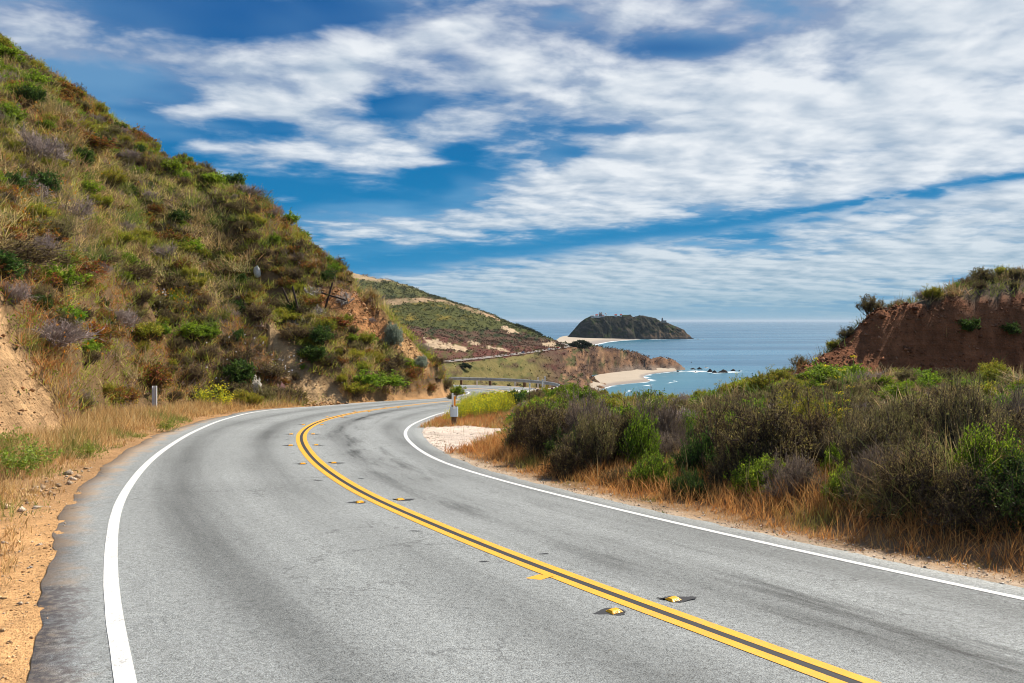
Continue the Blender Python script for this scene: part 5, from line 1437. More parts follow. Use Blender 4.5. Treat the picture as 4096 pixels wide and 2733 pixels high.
# ---------------------------------------------------------------- loose stones and grit
def stones(name, q, size, cols, flatten=0.6):
    n = len(q); ov_ = np.array([(1, 0, 0), (0, 1, 0), (-1, 0, 0), (0, -1, 0), (0, 0, 1), (0, 0, -1)], float)
    ang = rng.random(n) * 6.283; c, s = np.cos(ang), np.sin(ang)
    V = ov_[None] * (1 + 0.35 * rng.normal(size=(n, 6, 1))).clip(0.4, 1.6) * size[:, None, None] * 0.5
    V[:, :, 2] *= flatten
    V = np.stack([V[:, :, 0] * c[:, None] - V[:, :, 1] * s[:, None], V[:, :, 0] * s[:, None] + V[:, :, 1] * c[:, None], V[:, :, 2]], -1)
    z = terrain(q[:, 0], q[:, 1])
    V += np.c_[q, z + size * 0.12][:, None]
    t8 = np.array([(0, 1, 4), (1, 2, 4), (2, 3, 4), (3, 0, 4), (1, 0, 5), (2, 1, 5), (3, 2, 5), (0, 3, 5)])
    Fq = (np.arange(n)[:, None, None] * 6 + t8[None]).reshape(-1, 3)
    g = Geo(); g.add(V.reshape(-1, 3), Fq, np.repeat(cols, 6, 0), 0)
    return obj(name, g.mesh(name, (M_GROUND,)), kind='stuff')
q, i, o = verge_points(26000, -1.0, i5 - 40, i_a + 60, -0.30, 2.6, 1.1, 1.0)
q = q[q[:, 1] > 3.2]
sz = np.exp(rng.normal(size=len(q)) * 0.55) * 0.0115
stones('gravel', q, sz.clip(0.006, 0.07), pal([(0.54, 0.33, 0.15), (0.66, 0.47, 0.28), (0.40, 0.24, 0.12), (0.50, 0.42, 0.34)], len(q), rng))
q, i, o = verge_points(6000, 1.0, 0, i20, -0.12, 0.5, 1.0, 0.8)
stones('gravel', q, (np.exp(rng.normal(size=len(q)) * 0.5) * 0.014).clip(0.006, 0.06), pal([(0.55, 0.45, 0.35), (0.42, 0.32, 0.24), (0.62, 0.55, 0.46)], len(q), rng))
q = in_world_poly(PULLOUT, 3500)
stones('gravel', q, (np.exp(rng.normal(size=len(q)) * 0.5) * 0.013).clip(0.006, 0.05), pal([(0.55, 0.46, 0.38), (0.42, 0.33, 0.26), (0.60, 0.52, 0.44)], len(q), rng))
xy = [h_[:2] for h_ in (hit(x, y, ymin=7) for x, y in ((0, 505), (40, 478), (95, 466), (70, 490), (20, 520))) if h_ is not None]
q = in_world_poly(xy, 110)
stones('rubble', q, (np.exp(rng.normal(size=len(q)) * 0.7) * 0.045).clip(0.02, 0.2), pal([(0.48, 0.33, 0.20), (0.40, 0.26, 0.15), (0.52, 0.42, 0.32)], len(q), rng))
xy = hit_poly([(985, 508), (1040, 515), (1040, 545), (985, 535)], ymin=5.5)
if len(xy) > 2: stones('rubble', in_world_poly(xy, 160), (np.exp(rng.normal(size=160) * 0.6) * 0.03).clip(0.012, 0.12), pal([(0.22, 0.15, 0.11), (0.35, 0.28, 0.22)], 160, rng))
for k_, n_ in (('scarp', 900), ('bank', 900), ('scar', 350)):
    q = in_world_poly(BARE_XY[k_], n_)
    stones('rubble', q, (np.exp(rng.normal(size=n_) * 0.6) * (0.035 if k_ == 'bank' else 0.08)).clip(0.02, 0.3), pal([(0.42, 0.25, 0.12), (0.30, 0.15, 0.07), (0.50, 0.33, 0.18)], n_, rng))
q = in_world_poly(BLUFF, 4200)
stones('rubble', q, (np.exp(rng.normal(size=4200) * 0.7) * 0.05).clip(0.02, 0.28), pal([(0.24, 0.10, 0.05), (0.32, 0.16, 0.09), (0.16, 0.07, 0.04)], 4200, rng), 0.8)


# ---------------------------------------------------------------- built things
def box(V, Fs, c, s, rz=0.0, taper=1.0):
    """append a box (centre c, size s) to vertex and face lists"""
    b = len(V); co, si = math.cos(rz), math.sin(rz)
    for z in (-0.5, 0.5):
        k = taper if z > 0 else 1.0
        for x, y in ((-0.5, -0.5), (0.5, -0.5), (0.5, 0.5), (-0.5, 0.5)):
            X, Y = x * s[0] * k, y * s[1] * k
            V.append((c[0] + X * co - Y * si, c[1] + X * si + Y * co, c[2] + z * s[2]))
    Fs += [tuple(b + i for i in f) for f in ((3, 2, 1, 0), (4, 5, 6, 7), (0, 1, 5, 4), (1, 2, 6, 5), (2, 3, 7, 6), (3, 0, 4, 7))]

def pyobj(name, V, Fs, m, parent=None, bev=0.0, **props):
    me = bpy.data.meshes.new(name); me.from_pydata(V, [], Fs); me.materials.append(m); me.update()
    o = obj(name, me, parent, **props)
    if bev:
        b = o.modifiers.new('bevel', 'BEVEL'); b.width = bev; b.segments = 2
    return o

def boxobj(name, c, s, m, parent=None, rz=0.0, bev=0.0, taper=1.0, **props):
    V, Fs = [], []; box(V, Fs, c, s, rz, taper)
    return pyobj(name, V, Fs, m, parent, bev, **props)

def empty(name, loc, rz=0.0, **props):
    return obj(name, None, loc=loc, rot=(0, 0, rz), **props)

def weathered(c, var=0.35, sc=14.0):
    def f(t, b):
        p = t.new('ShaderNodeTexCoord').outputs['Object']
        k = t.lin(t.noise(t.map(p, scale=(1, 1, 0.25)), sc, 5, 0.65), 0.25, 0.75, 1 - var, 1 + var)
        t.l.new(t.mix(1.0, c, k, 'MULTIPLY'), b.inputs['Base Color'])
        bump(t, b, t.noise(t.map(p, scale=(1, 1, 0.2)), sc * 3, 4, 0.6), 0.4, 0.01)
    return f
M_WOOD = mat('weathered_post_wood', rough=0.9, build=weathered((0.13, 0.075, 0.045)))
M_OLDWOOD = mat('old_dark_wood', rough=0.95, build=weathered((0.06, 0.042, 0.035)))
M_GALV = mat('galvanised_steel', rough=0.48, metal=0.6, build=weathered((0.50, 0.54, 0.56), 0.2, 6.0))
M_PGALV = mat('dull_zinc_coating', rough=0.6, build=weathered((0.50, 0.60, 0.66), 0.12, 6.0))
M_RAIL = mat('weathered_steel_rail', rough=0.6, metal=0.3, build=weathered((0.40, 0.39, 0.36), 0.3, 5.0))
M_PLAST = mat('white_post_plastic', rough=0.5, build=weathered((0.80, 0.79, 0.74), 0.1))
M_ORANGE = mat('orange_reflective_strip', rough=0.4, build=weathered((0.85, 0.30, 0.01), 0.08))
M_STUD = mat('yellow_stud_plastic', rough=0.35, build=weathered((0.85, 0.42, 0.01), 0.12, 40.0), spec=0.25)
M_AMBER = mat('amber_reflector', rough=0.15, build=weathered((0.85, 0.33, 0.01), 0.1, 60.0), spec=0.6)

# ---- raised pavement studs along the double yellow line
STUD_PX = [(2418, 2420), (1451, 2003), (1231, 1859), (1173, 1785), (1178, 1736), (1233, 1698), (1327, 1668), (1434, 1645), (1550, 1629)]
NTH = ['nearest', 'second', 'third', 'fourth', 'fifth', 'sixth', 'seventh', 'eighth', 'ninth']
arcs = []
for x, y in STUD_PX:
    q = on_road(x / 4, y / 4); la, ix_ = lateral(q[:1], q[1:]); arcs.append((ARC[ix_[0]], la[0]))
L_, W_, H_ = 0.10, 0.11, 0.019
def stud_body():
    V, Fs = [], []
    V += [(-W_ / 2, -L_ / 2, 0), (W_ / 2, -L_ / 2, 0), (W_ / 2, L_ / 2, 0), (-W_ / 2, L_ / 2, 0), (-W_ * 0.34, -L_ * 0.22, H_), (W_ * 0.34, -L_ * 0.22, H_), (W_ * 0.34, L_ * 0.22, H_), (-W_ * 0.34, L_ * 0.22, H_)]
    Fs += [(3, 2, 1, 0), (4, 5, 6, 7), (0, 1, 5, 4), (1, 2, 6, 5), (2, 3, 7, 6), (3, 0, 4, 7)]
    return V, Fs
def stud_face(sgn):
    e = 0.0015
    y0, y1 = -L_ / 2 - e, -L_ * 0.22 - e
    V = [(-W_ * 0.40, sgn * (y0 + 0.004), 0.004), (W_ * 0.40, sgn * (y0 + 0.004), 0.004), (W_ * 0.33, sgn * y1, H_ - 0.002), (-W_ * 0.33, sgn * y1, H_ - 0.002)]
    return V, [(0, 1, 2, 3)]
def pad_mesh(sd):
    r = np.random.default_rng(sd); n = 26; V = [(0, 0, 0.0)]
    for k in range(n):
        a = 2 * math.pi * k / n; R = 0.085 * (1 + 0.12 * r.normal())
        x, y = R * math.cos(a), R * math.sin(a)
        if sd % 2: x += 0.15 * max(0, math.cos(a - 5.6)) ** 5; y += 0.16 * max(0, math.sin(a - 2.0)) ** 7
        else: x -= 0.14 * max(0, math.cos(a - 2.4)) ** 5
        V.append((x, y, 0.0))
    return V, [(0, 1 + k, 1 + (k + 1) % n) for k in range(n)]
def road_frame(arc, off):
    k = int(np.argmin(np.abs(ARC - arc))); q = CL[k] + NR[k] * off
    return (q[0], q[1], float(zr(q[0], q[1]))), math.atan2(-_t[k, 0], _t[k, 1])
SB = None
for n, (ar, la) in enumerate(arcs):
    for sgn in (-1, 1):
        off = sgn * max(0.30, min(0.42, abs(la)))
        p_, rz = road_frame(ar, off)
        o = empty('road_stud', (p_[0], p_[1], p_[2] + 0.006), rz, category='road stud', group='raised yellow studs beside the centre line',
                  label='%s yellow raised stud on the %s side of the double yellow line' % (NTH[n], 'hill' if sgn < 0 else 'sea'))
        s_ = 1.0
        if SB is None:
            V, Fs = stud_body(); SB = [pyobj('stud_body', V, Fs, M_STUD, o, 0.004)]
            for k in (1, -1):
                V, Fs = stud_face(k); SB.append(pyobj('reflector', V, Fs, M_AMBER, o))
        else:
            for c in SB:
                d_ = c.copy(); COL.objects.link(d_); d_.parent = o
        V, Fs = pad_mesh(n * 2 + (sgn > 0)); pyobj('adhesive_pad', V, Fs, M_SEAL, o)
        o.scale = (s_, s_, 1.05)
# sealant dabs left by lost studs, and a stray dab of yellow paint
for n in range(len(arcs)):
    for f in ((0.5,) if n else (0.33, 0.62)):
        if n + 1 >= len(arcs): continue
        ar = arcs[n][0] * (1 - f) + arcs[n + 1][0] * f
        for sgn in (-1, 1):
            if n == 0 and f == 0.62 and sgn > 0: continue
            p_, rz = road_frame(ar, sgn * 0.36)
            w_ = 0.045 * rng.uniform(0.6, 1.3); l_ = 0.010 * rng.uniform(0.7, 1.5); m_ = 14
            V = [(0, 0, 0)] + [(w_ * (1.2 + 0.5 * rng.random()) * math.cos(6.283 * k / m_), l_ * (1 + 0.6 * rng.random()) * math.sin(6.283 * k / m_), 0) for k in range(m_)]
            o = pyobj('tar_dab', V, [(0, 1 + k, 1 + (k + 1) % m_) for k in range(m_)], M_SEAL, ROAD); o.location = (p_[0], p_[1], p_[2] + 0.005); o.rotation_euler = (0, 0, rng.normal() * 0.2)
q = on_road(536, 577)
V = [(-0.10, -0.05, 0), (0.04, -0.10, 0), (0.17, 0.02, 0), (0.03, 0.06, 0)]
o = pyobj('paint_dab', V, [(0, 1, 2, 3)], M_YELLOW, ROAD); o.location = (q[0], q[1], float(zr(*q)) + 0.006)

# ---- barrier end: timber post, steel buffer, white marker with orange strip
q = on_road(454, 425.5); EP = (q[0], q[1], terrain(q[0], q[1]))
o = empty('barrier_end_post', EP, 0.12, label='timber barrier end post with steel wrap and orange-striped white marker', category='barrier post')
boxobj('post', (0, 0, 0.33), (0.17, 0.17, 0.74), M_WOOD, o, bev=0.012)
V, Fs = [], []
for k in range(13):                                   # curved steel buffer
    a = math.pi * (k / 12.0) ; x, y = -0.135 * math.cos(a), -0.09 - 0.09 * math.sin(a)
    V += [(x, y, 0.32), (x, y, 0.66), (x * 0.93, y * 0.93 + 0.004, 0.32), (x * 0.93, y * 0.93 + 0.004, 0.66)]
for k in range(12):
    b_ = 4 * k; Fs += [(b_, b_ + 4, b_ + 5, b_ + 1), (b_ + 2, b_ + 3, b_ + 7, b_ + 6), (b_ + 1, b_ + 5, b_ + 7, b_ + 3), (b_, b_ + 2, b_ + 6, b_ + 4)]
pyobj('steel_buffer', V, Fs, M_PGALV, o)
mk = boxobj('marker', (0.0, -0.20, 0.82), (0.075, 0.022, 0.46), M_PLAST, o, bev=0.006)
boxobj('marker', (-0.045, 0.10, 0.75), (0.06, 0.022, 0.70), M_PLAST, o, bev=0.006)
boxobj('reflective_strip', (0.012, -0.2125, 0.86), (0.060, 0.004, 0.32), M_ORANGE, mk)

# ---- the steel guardrail round the outside of the hidden bend
la, ix_ = lateral(q[:1], q[1:])
k0 = int(ix_[0]); k1 = int(np.argmin(np.abs(ARC - (ARC[np.argmax(CL[:, 0] * (CL[:, 1] > 55) - 1e3 * (CL[:, 1] <= 55))] + 34))))
kk_ = np.arange(k0, k1)
off = np.interp(ARC[kk_], [ARC[k0], ARC[k0] + 5, ARC[k1]], [la[0], WR[k0] + 0.75, WR[k1 - 1] + 0.95])
off = np.maximum(off, np.where(np.arange(len(kk_)) > 40, WR[kk_] + 0.6, 0))
gp = CL[kk_] + NR[kk_] * off[:, None]
gz = zr(gp[:, 0], gp[:, 1])
GR = empty('guardrail', (gp[0, 0], gp[0, 1], gz[0]), label='grey steel guardrail on brown posts curving round the far bend', category='guardrail')
org = np.array([gp[0, 0], gp[0, 1], gz[0]])
prof = [(0.00, 0.42), (-0.07, 0.47), (-0.07, 0.50), (-0.01, 0.545), (-0.01, 0.575), (-0.07, 0.62), (-0.07, 0.65), (0.00, 0.70), (0.006, 0.70), (0.006, 0.42)]
js = np.arange(int(np.argmax(gp[:, 1] > 41)), len(kk_), 5)
rows = np.stack([np.c_[gp[js] + NR[kk_][js] * a, gz[js] + h] for a, h in prof], 1) - org
f_ = grid_faces(rows.shape[0], len(prof))
obj('rail', new_mesh('rail', rows.reshape(-1, 3), [f_], None, (M_RAIL,)), GR)
V, Fs = [], []; box(V, Fs, (0, 0, 0.26), (0.16, 0.20, 0.82)); pm = bpy.data.meshes.new('post'); pm.from_pydata(V, [], Fs); pm.materials.append(M_WOOD)
V, Fs = [], []; box(V, Fs, (0, 0, 0.56), (0.15, 0.15, 0.30)); bm_ = bpy.data.meshes.new('spacer_block'); bm_.from_pydata(V, [], Fs); bm_.materials.append(M_WOOD)
nxt = ARC[k0] + 1.9
for j, k in enumerate(kk_):
    if ARC[k] >= nxt and gp[j, 1] > 41:
        nxt = ARC[k] + 1.9
        rz = math.atan2(-_t[k, 0], _t[k, 1])
        a_ = gp[j] + NR[k] * 0.28 - org[:2]; b_ = gp[j] + NR[k] * 0.09 - org[:2]
        obj('post', pm, GR, loc=(a_[0], a_[1], gz[j] - org[2]), rot=(0, 0, rz)); obj('spacer_block', bm_, GR, loc=(b_[0], b_[1], gz[j] - org[2] + 0.002), rot=(0, 0, rz))

# ---- slim white delineator posts by the bend
for x, top, d, lab in ((477, 377.6, 77, 'slim white post behind the guardrail, leftmost of the row'), (515, 376.3, 77, 'slim white post behind the middle of the guardrail'), (538, 375.4, 74, 'slim white post behind the guardrail curve'), (545, 376.4, 70, 'slim white post at the turn of the guardrail'),
                       (542.6, 379, 66, 'slim white post on the near end of the guardrail curve'), (529.7, 383, 66, 'short white post on the inner edge of the far bend')):
    X = (x - CX) / F * d; z0 = terrain(X, float(d)); zt = (HY - top) / F * d
    hgt = max(0.75, min(1.7, zt - z0))
    o = empty('delineator_post', (X, d, z0), label=lab, category='marker post', group='white marker posts by the far bend')
    boxobj('post', (0, 0, hgt / 2 - 0.08), (0.13, 0.035, hgt + 0.16), M_PLAST, o, bev=0.008); boxobj('reflector', (0, -0.0195, hgt - 0.14), (0.085, 0.003, 0.12), M_GALV, o.children[0])

# ---- grey steel post in the dry grass of the left verge
h = hit(154.5, 411, ymin=20)
hp = (411 - 386) / F * h[1]
o = empty('metal_post', tuple(h), 0.15, label='grey channel-section steel post standing in dry grass on the left verge', category='post')
V, Fs = [], []
for c, s in (((0, 0.03, 0), (0.17, 0.02, 1)), ((-0.085, 0, 0), (0.02, 0.08, 1)), ((0.085, 0, 0), (0.02, 0.08, 1))):
    box(V, Fs, (c[0], c[1], hp / 2 - 0.1), (s[0], s[1], hp + 0.2))
pyobj('channel', V, Fs, mat('pale_zinc_post', rough=0.55, build=weathered((0.74, 0.75, 0.76), 0.08, 6.0)), o)
V, Fs = [], []; box(V, Fs, (0, 0.015, hp / 2), (0.05, 0.012, hp - 0.02)); pyobj('web', V, Fs, M_PLAST, o)

# ---- white boulder, old fence posts and dead branches on the hill
def boulder(name, p, s, c, seed, **props):
    r = 14; a, e = np.meshgrid(np.linspace(0, 6.2832, 2 * r, endpoint=False), np.linspace(-1.4, 1.5708, r))
    rad = 1 + 0.55 * fbm(np.cos(a) * np.cos(e) * 1.4 + seed, np.sin(a) * np.cos(e) * 1.4 + np.sin(e), 4, seed)
    V = np.stack([rad * np.cos(e) * np.cos(a) * s[0], rad * np.cos(e) * np.sin(a) * s[1], rad * np.sin(e) * s[2]], -1).reshape(-1, 3)
    i = np.arange(r * 2 * r).reshape(r, 2 * r); f4 = np.stack([i[:-1], np.roll(i, -1, 1)[:-1], np.roll(i, -1, 1)[1:], i[1:]], -1).reshape(-1, 4)
    return obj(name, new_mesh(name, V, [f4], np.tile(c, (len(V), 1)), (mat('boulder_stone', rough=0.9, build=m_ground),)), loc=tuple(p), **props)
h = hit(258.5, 277, ymin=20)
boulder('boulder', h + np.array([0, -0.3, 0.25]), (0.22, 0.24, 0.40), (0.60, 0.59, 0.57), 5, label='pale upright boulder standing out on the hillside', category='boulder')
for x, y, rx, ry, hh_, lab in ((292, 310, 0.25, -0.35, 1.5, 'dark leaning fence post left of the old fence cross'), (301, 320, -0.2, -0.30, 2.2, 'long dark fallen fence post slanting down the hill'), (325, 312, 0.1, 0.30, 1.9, 'dark leaning fence post with a crossbar under the scarp')):
    h = hit(x, y, ymin=20)
    o = empty('old_fence_post', tuple(h + np.array([0, -0.1, 0.0])), label=lab, category='fence post', group='old fence posts on the hill')
    o.rotation_euler = (rx, ry, 0)
    boxobj('post', (0, 0, hh_ / 2 - 0.1), (0.13, 0.11, hh_ + 0.2), M_OLDWOOD, o, bev=0.015, taper=0.8)
    if 'crossbar' in lab: boxobj('crossbar', (0.35, -0.08, hh_ * 0.55), (1.7, 0.07, 0.10), M_OLDWOOD, o, bev=0.01)
for x, y, s_ in ((349, 254, 0.8), (342, 250, 0.9)):
    h = hit(x, y + 9, ymin=20)
    if h is None: continue
    o = empty('old_fence_post', tuple(h), label='short dark fence stub on the skyline, ' + ('nearer the sea' if x > 345 else 'farther up the hill'), category='fence post', group='old fence posts on the hill')
    boxobj('post', (0, 0, s_ / 2 - 0.1), (0.16, 0.14, s_ + 0.2), M_OLDWOOD, o, bev=0.015, taper=0.85)
gs, gl = shrub(950, R=0.9, H=0.7, n0=16, n1=4, n2=3, twig=(0.42, 0.38, 0.35), tr=0.02, wig=0.35, stiff=0.4)
DRW = gs.mesh('dead_branches', (M_TWIG,))
for x, y, s_, lab in ((312, 296, 1.2, 'tangle of pale dead branches hanging over the scarp'), (345, 303, 1.4, 'dark dead branches along the scarp rim'), (318, 318, 1.1, 'bleached branch tangle right of the old fence posts'), (293, 330, 1.3, 'pale dead branches sliding down the tan scar')):
    h = hit(x, y, ymin=20)
    obj('dead_branches', DRW, loc=tuple(h), rot=(0.4, 0.2, rng.random() * 6), scale=s_, label=lab, category='dead branches', group='dead branches on the scarps')

# ---- flowering plants
def flower_plant(seed, n=30, L=0.9, spread=0.45, stem=(0.20, 0.26, 0.05), flo=(0.85, 0.72, 0.02), nf=7, fs=0.035, col_leaf=GREEN, along=0.45, w=0.008):
    r = np.random.default_rng(seed); g = Geo()
    a = r.random(n) * 6.2832; po = spread * r.random(n) ** 0.6
    d = np.stack([np.sin(po) * np.cos(a), np.sin(po) * np.sin(a), np.cos(po)], 1)
    A = grow(np.c_[r.normal(size=(n, 2)) * 0.06, np.full(n, -0.03)], d, L * r.uniform(0.6, 1.05, n), 4, 0.12, 0.06, r)
    i = np.repeat(np.arange(n), 4); u = r.uniform(0.35, 0.95, len(i)) * 4; j = np.minimum(u.astype(int), 3); s = A[i, j] + (A[i, j + 1] - A[i, j]) * (u - j)[:, None]
    Bn = grow(s, unit(A[i, j + 1] - A[i, j]) + 0.6 * r.normal(size=(len(i), 3)), L * 0.25 * r.uniform(0.5, 1.2, len(i)), 2, 0.15, 0.1, r)
    P0 = np.concatenate([A[:, k] for k in range(4)] + [Bn[:, k] for k in range(2)]); P1 = np.concatenate([A[:, k + 1] for k in range(4)] + [Bn[:, k + 1] for k in range(2)])
    V, Fq = tubes(P0, P1, np.full(len(P0), w * 0.6), np.full(len(P0), w * 0.4)); g.add(V, Fq, np.broadcast_to(np.array(stem), V.shape), 0)
    N = np.concatenate([A[:, 2:].reshape(-1, 3), Bn.reshape(-1, 3)])
    c = N[r.integers(0, len(N), n * 6)]; V, Fq = leaf_quads(c, r.normal(size=(len(c), 3)), 0.06, 0.022, r); g.add(V, Fq, np.repeat(pal(col_leaf, len(c), r), 4, 0), 0)
    tips = np.concatenate([Bn[:, 2], Bn[:, 1], A[:, 4]])
    m = len(tips) * nf // 3
    c = tips[r.integers(0, len(tips), m)] + r.normal(size=(m, 3)) * 0.035
    c4 = np.repeat(c, 2, 0); V, Fq = leaf_quads(c4, r.normal(size=(len(c4), 3)), fs, fs, r); g.add(V, Fq, np.repeat(pal([flo, np.array(flo) * 0.85], len(c4), r, 0.1), 4, 0), 1)
    return g.mesh('flowering_plant', (M_LEAF, M_LEAF))
MUST = [flower_plant(60 + k, 22, 0.95, 0.6, nf=4, fs=0.03, stem=(0.34, 0.42, 0.07), flo=(0.90, 0.80, 0.03), col_leaf=[(0.30, 0.40, 0.05), (0.22, 0.32, 0.04)]) for k in range(3)]
poly = [tuple(on_road(x, y)) for x, y in ((446, 424.5), (462, 421), (512, 421), (512, 409), (497, 405.5), (478, 407), (462, 412))]
pts = in_world_poly(poly, 120)
got = []
for c in pts:
    if all(np.hypot(*(c - d_)) > 0.42 for d_ in got): got.append(c)
rows_ = {}
for c in got: rows_.setdefault(('front', 'second', 'third', 'fourth', 'fifth', 'sixth', 'rear')[int(np.clip((c[1] - 28.6) / 1.6, 0, 6))], []).append(c)
NUM = ['first', 'second', 'third', 'fourth', 'fifth', 'sixth', 'seventh', 'eighth', 'ninth', 'tenth', 'eleventh', 'twelfth', 'thirteenth', 'fourteenth', 'fifteenth', 'sixteenth', 'seventeenth', 'eighteenth', 'nineteenth', 'twentieth', 'twenty-first', 'twenty-second', 'twenty-third', 'twenty-fourth']
got = [(c, rn, k) for rn, L in rows_.items() for k, c in enumerate(sorted(L, key=lambda c: c[0] / c[1]))]
for n, (c, rn, k) in enumerate(got):
    xp = CX + F * c[0] / c[1]
    obj('mustard_plant', MUST[n % 3], loc=(c[0], c[1], terrain(c[0], c[1])), rot=(0, 0, rng.random() * 6.28), scale=rng.uniform(0.75, 1.05) * np.interp(xp, [446, 465, 480], [0.6, 0.8, 0.92]),
        label='yellow mustard plant, %s from the striped post in the %s row of the patch' % (NUM[min(k, 23)], rn), category='mustard', group='mustard plants beside the pullout')
h = hit(213, 410, ymin=20)
obj('mustard_bush', MUST[0], loc=tuple(h), scale=(1.9, 1.9, 1.35), label='round yellow mustard bush on the left verge below the hill', category='mustard', group='mustard on the left verge')
for x, y, s_ in ((204, 409, 0.95), (224, 410, 0.8)):
    h = hit(x, y, ymin=20); obj('mustard_plant', MUST[1], loc=tuple(h), scale=s_, label='thin mustard sprig beside the round mustard bush, ' + ('post side' if x < 210 else 'bend side'), category='mustard', group='mustard on the left verge')
WF = flower_plant(70, 46, 0.9, 0.35, (0.15, 0.17, 0.06), (0.80, 0.74, 0.66), 16, 0.05, GREEN, w=0.01)
PF = flower_plant(71, 40, 0.8, 0.35, (0.13, 0.12, 0.06), (0.62, 0.40, 0.40), 12, 0.045, GREEN, w=0.01)
for me_, x, y, sx, sz_, lab in ((WF, 262, 405, 0.55, 1.5, 'column of white blossom leaning beside the road'), (PF, 284, 402, 0.5, 1.1, 'pinkish flowering plant right of the white blossom column')):
    h = hit(x, y, ymin=20); obj('blossom_plant', me_, loc=tuple(h), rot=(0, -0.22, 0), scale=(sx, sx, sz_), label=lab, category='flowering plant')
# fennel: tall stalks with feathery leaves and yellow umbels
def fennel(root, seed, n, L, umb):
    r = np.random.default_rng(seed)
    d = np.c_[r.normal(size=(n, 2)) * 0.14, np.ones(n)]
    A = grow(np.c_[r.normal(size=(n, 2)) * 0.05, np.full(n, -0.05)], d, L * r.uniform(0.7, 1.0, n), 6, 0.06, 0.04, r)
    nb = 4; tips = []
    for s in range(n):                                   # each stalk with its side shoots is a part
        j = r.integers(2, 6, nb); Bn = grow(A[s, j], np.c_[r.normal(size=(nb, 2)) * 0.7, np.ones(nb)], 0.16 * r.uniform(0.5, 1.4, nb), 2, 0.1, 0.1, r)
        P0 = np.concatenate([A[s, :6], Bn[:, 0], Bn[:, 1]]); P1 = np.concatenate([A[s, 1:], Bn[:, 1], Bn[:, 2]])
        V, Fq = tubes(P0, P1, np.r_[np.full(6, 0.007), np.full(2 * nb, 0.004)], np.r_[np.full(6, 0.006), np.full(2 * nb, 0.003)])
        g = Geo(); g.add(V, Fq, np.broadcast_to(np.array((0.26, 0.36, 0.07)), V.shape), 0); obj('stalk', g.mesh('stalk', (M_LEAF,)), root)
        tips.append(np.vstack([A[s, 6:7], Bn[::2, 2]]))
    m = n * 260; k = r.integers(0, n, m); t_ = r.random(m) ** 2 * 2.2; j = t_.astype(int); c = A[k, j] + (A[k, j + 1] - A[k, j]) * (t_ - j)[:, None] + r.normal(size=(m, 3)) * np.array([0.12, 0.12, 0.05])
    V, Fq = leaf_quads(c, r.normal(size=(m, 3)) + np.array([0, 0, 0.5]), 0.07, 0.005, r)
    g = Geo(); g.add(V, Fq, np.repeat(pal([(0.24, 0.30, 0.05), (0.35, 0.30, 0.04), (0.16, 0.24, 0.04)], m, r), 4, 0), 0); obj('foliage', g.mesh('foliage', (M_LEAF,)), root, kind='stuff')
    if umb:
        for c0 in np.vstack(tips):                       # every yellow umbel
            c = c0 + r.normal(size=(26, 3)) * np.array([0.035, 0.035, 0.010]); V, Fq = leaf_quads(c, r.normal(size=(26, 3)), 0.018, 0.018, r)
            g = Geo(); g.add(V, Fq, np.repeat(pal([(0.75, 0.62, 0.03)], 26, r, 0.15), 4, 0), 0); obj('flower_head', g.mesh('flower_head', (M_LEAF,)), root, kind='stuff')
for sd, n, top_, x, d_, umb, lab in ((80, 3, 340, 843, 14.0, True, 'tall fennel with yellow flower heads rising over the big dark bush'), (81, 2, 350, 832, 13.6, True, 'slimmer fennel stalk left of the tall one'), (82, 6, 436, 738, 12.3, False, 'green fennel with feathery base in the dry verge grass'), (83, 1, 428, 712, 13.0, False, 'single thin green stalk against the dark bush')):
    X_ = (x - CX) / F * d_; h = (X_, d_, terrain(X_, float(d_))); L = max(0.6, (HY - top_) / F * d_ - h[2]); fennel(obj('fennel', None, loc=h, label=lab, category='fennel', group='fennel in the thicket'), sd, n, L, umb)
# leafy weeds on the left verge
WEED = flower_plant(90, 22, 0.5, 0.9, (0.26, 0.28, 0.08), (0.26, 0.32, 0.06), 5, 0.03, OLIVE + GREEN, w=0.006)
for x, y, s_, lab in ((12, 478, 1.3, 'bright green weed at the left frame edge on the verge'), (36, 470, 1.1, 'green weed beside the stones on the left verge'), (88, 458, 0.7, 'low green weed at the tarmac edge, left verge'), (168, 432, 0.9, 'upright green weed in the dry grass below the metal post'), (8, 455, 1.2, 'taller green weed at the foot of the bare bank')):
    h = hit(x, y, ymin=7); obj('verge_weed', WEED, loc=tuple(h), rot=(0, 0, rng.random() * 6), scale=s_, label=lab, category='weed', group='weeds on the left verge')

# ---------------------------------------------------------------- far things
def coast_at(px_, py_, d):
    X = (px_ - CX) / F * d
    return np.array([X, d, float(coast_z(np.array([X]), np.array([d]))[0])])
# cypress on the headland and the dark bush on the grass slope
def crown_mesh(seed, a, b, h, n, cols, lf):
    r = np.random.default_rng(seed)
    cl = np.c_[r.uniform(-1, 1, (34, 2)), r.random(34)]; cl = cl[(cl[:, 0] ** 2 + cl[:, 1] ** 2) < 1]
    cl[:, 2] = 0.25 + 0.72 * cl[:, 2] * np.sqrt(np.maximum(1 - (cl[:, 0] * 0.9) ** 2, 0.05))
    k = r.integers(0, len(cl), n); v = unit(r.normal(size=(n, 3))) * (r.random((n, 1)) ** 0.4)
    c = np.stack([cl[k, 0] * a + v[:, 0] * a * 0.34, cl[k, 1] * b + v[:, 1] * b * 0.34, cl[k, 2] * h + v[:, 2] * h * 0.13], 1)
    V, Fq = leaf_quads(c, r.normal(size=(n, 3)), lf * r.uniform(0.6, 1.4, n), lf * 0.8, r)
    g = Geo(); g.add(V, Fq, np.repeat(pal(cols, n, r), 4, 0), 0); return g.mesh('crown', (M_LEAF,))
CYP = [(0.018, 0.032, 0.014), (0.028, 0.045, 0.016), (0.014, 0.022, 0.012)]
p = coast_at(581, 0, 900.0)
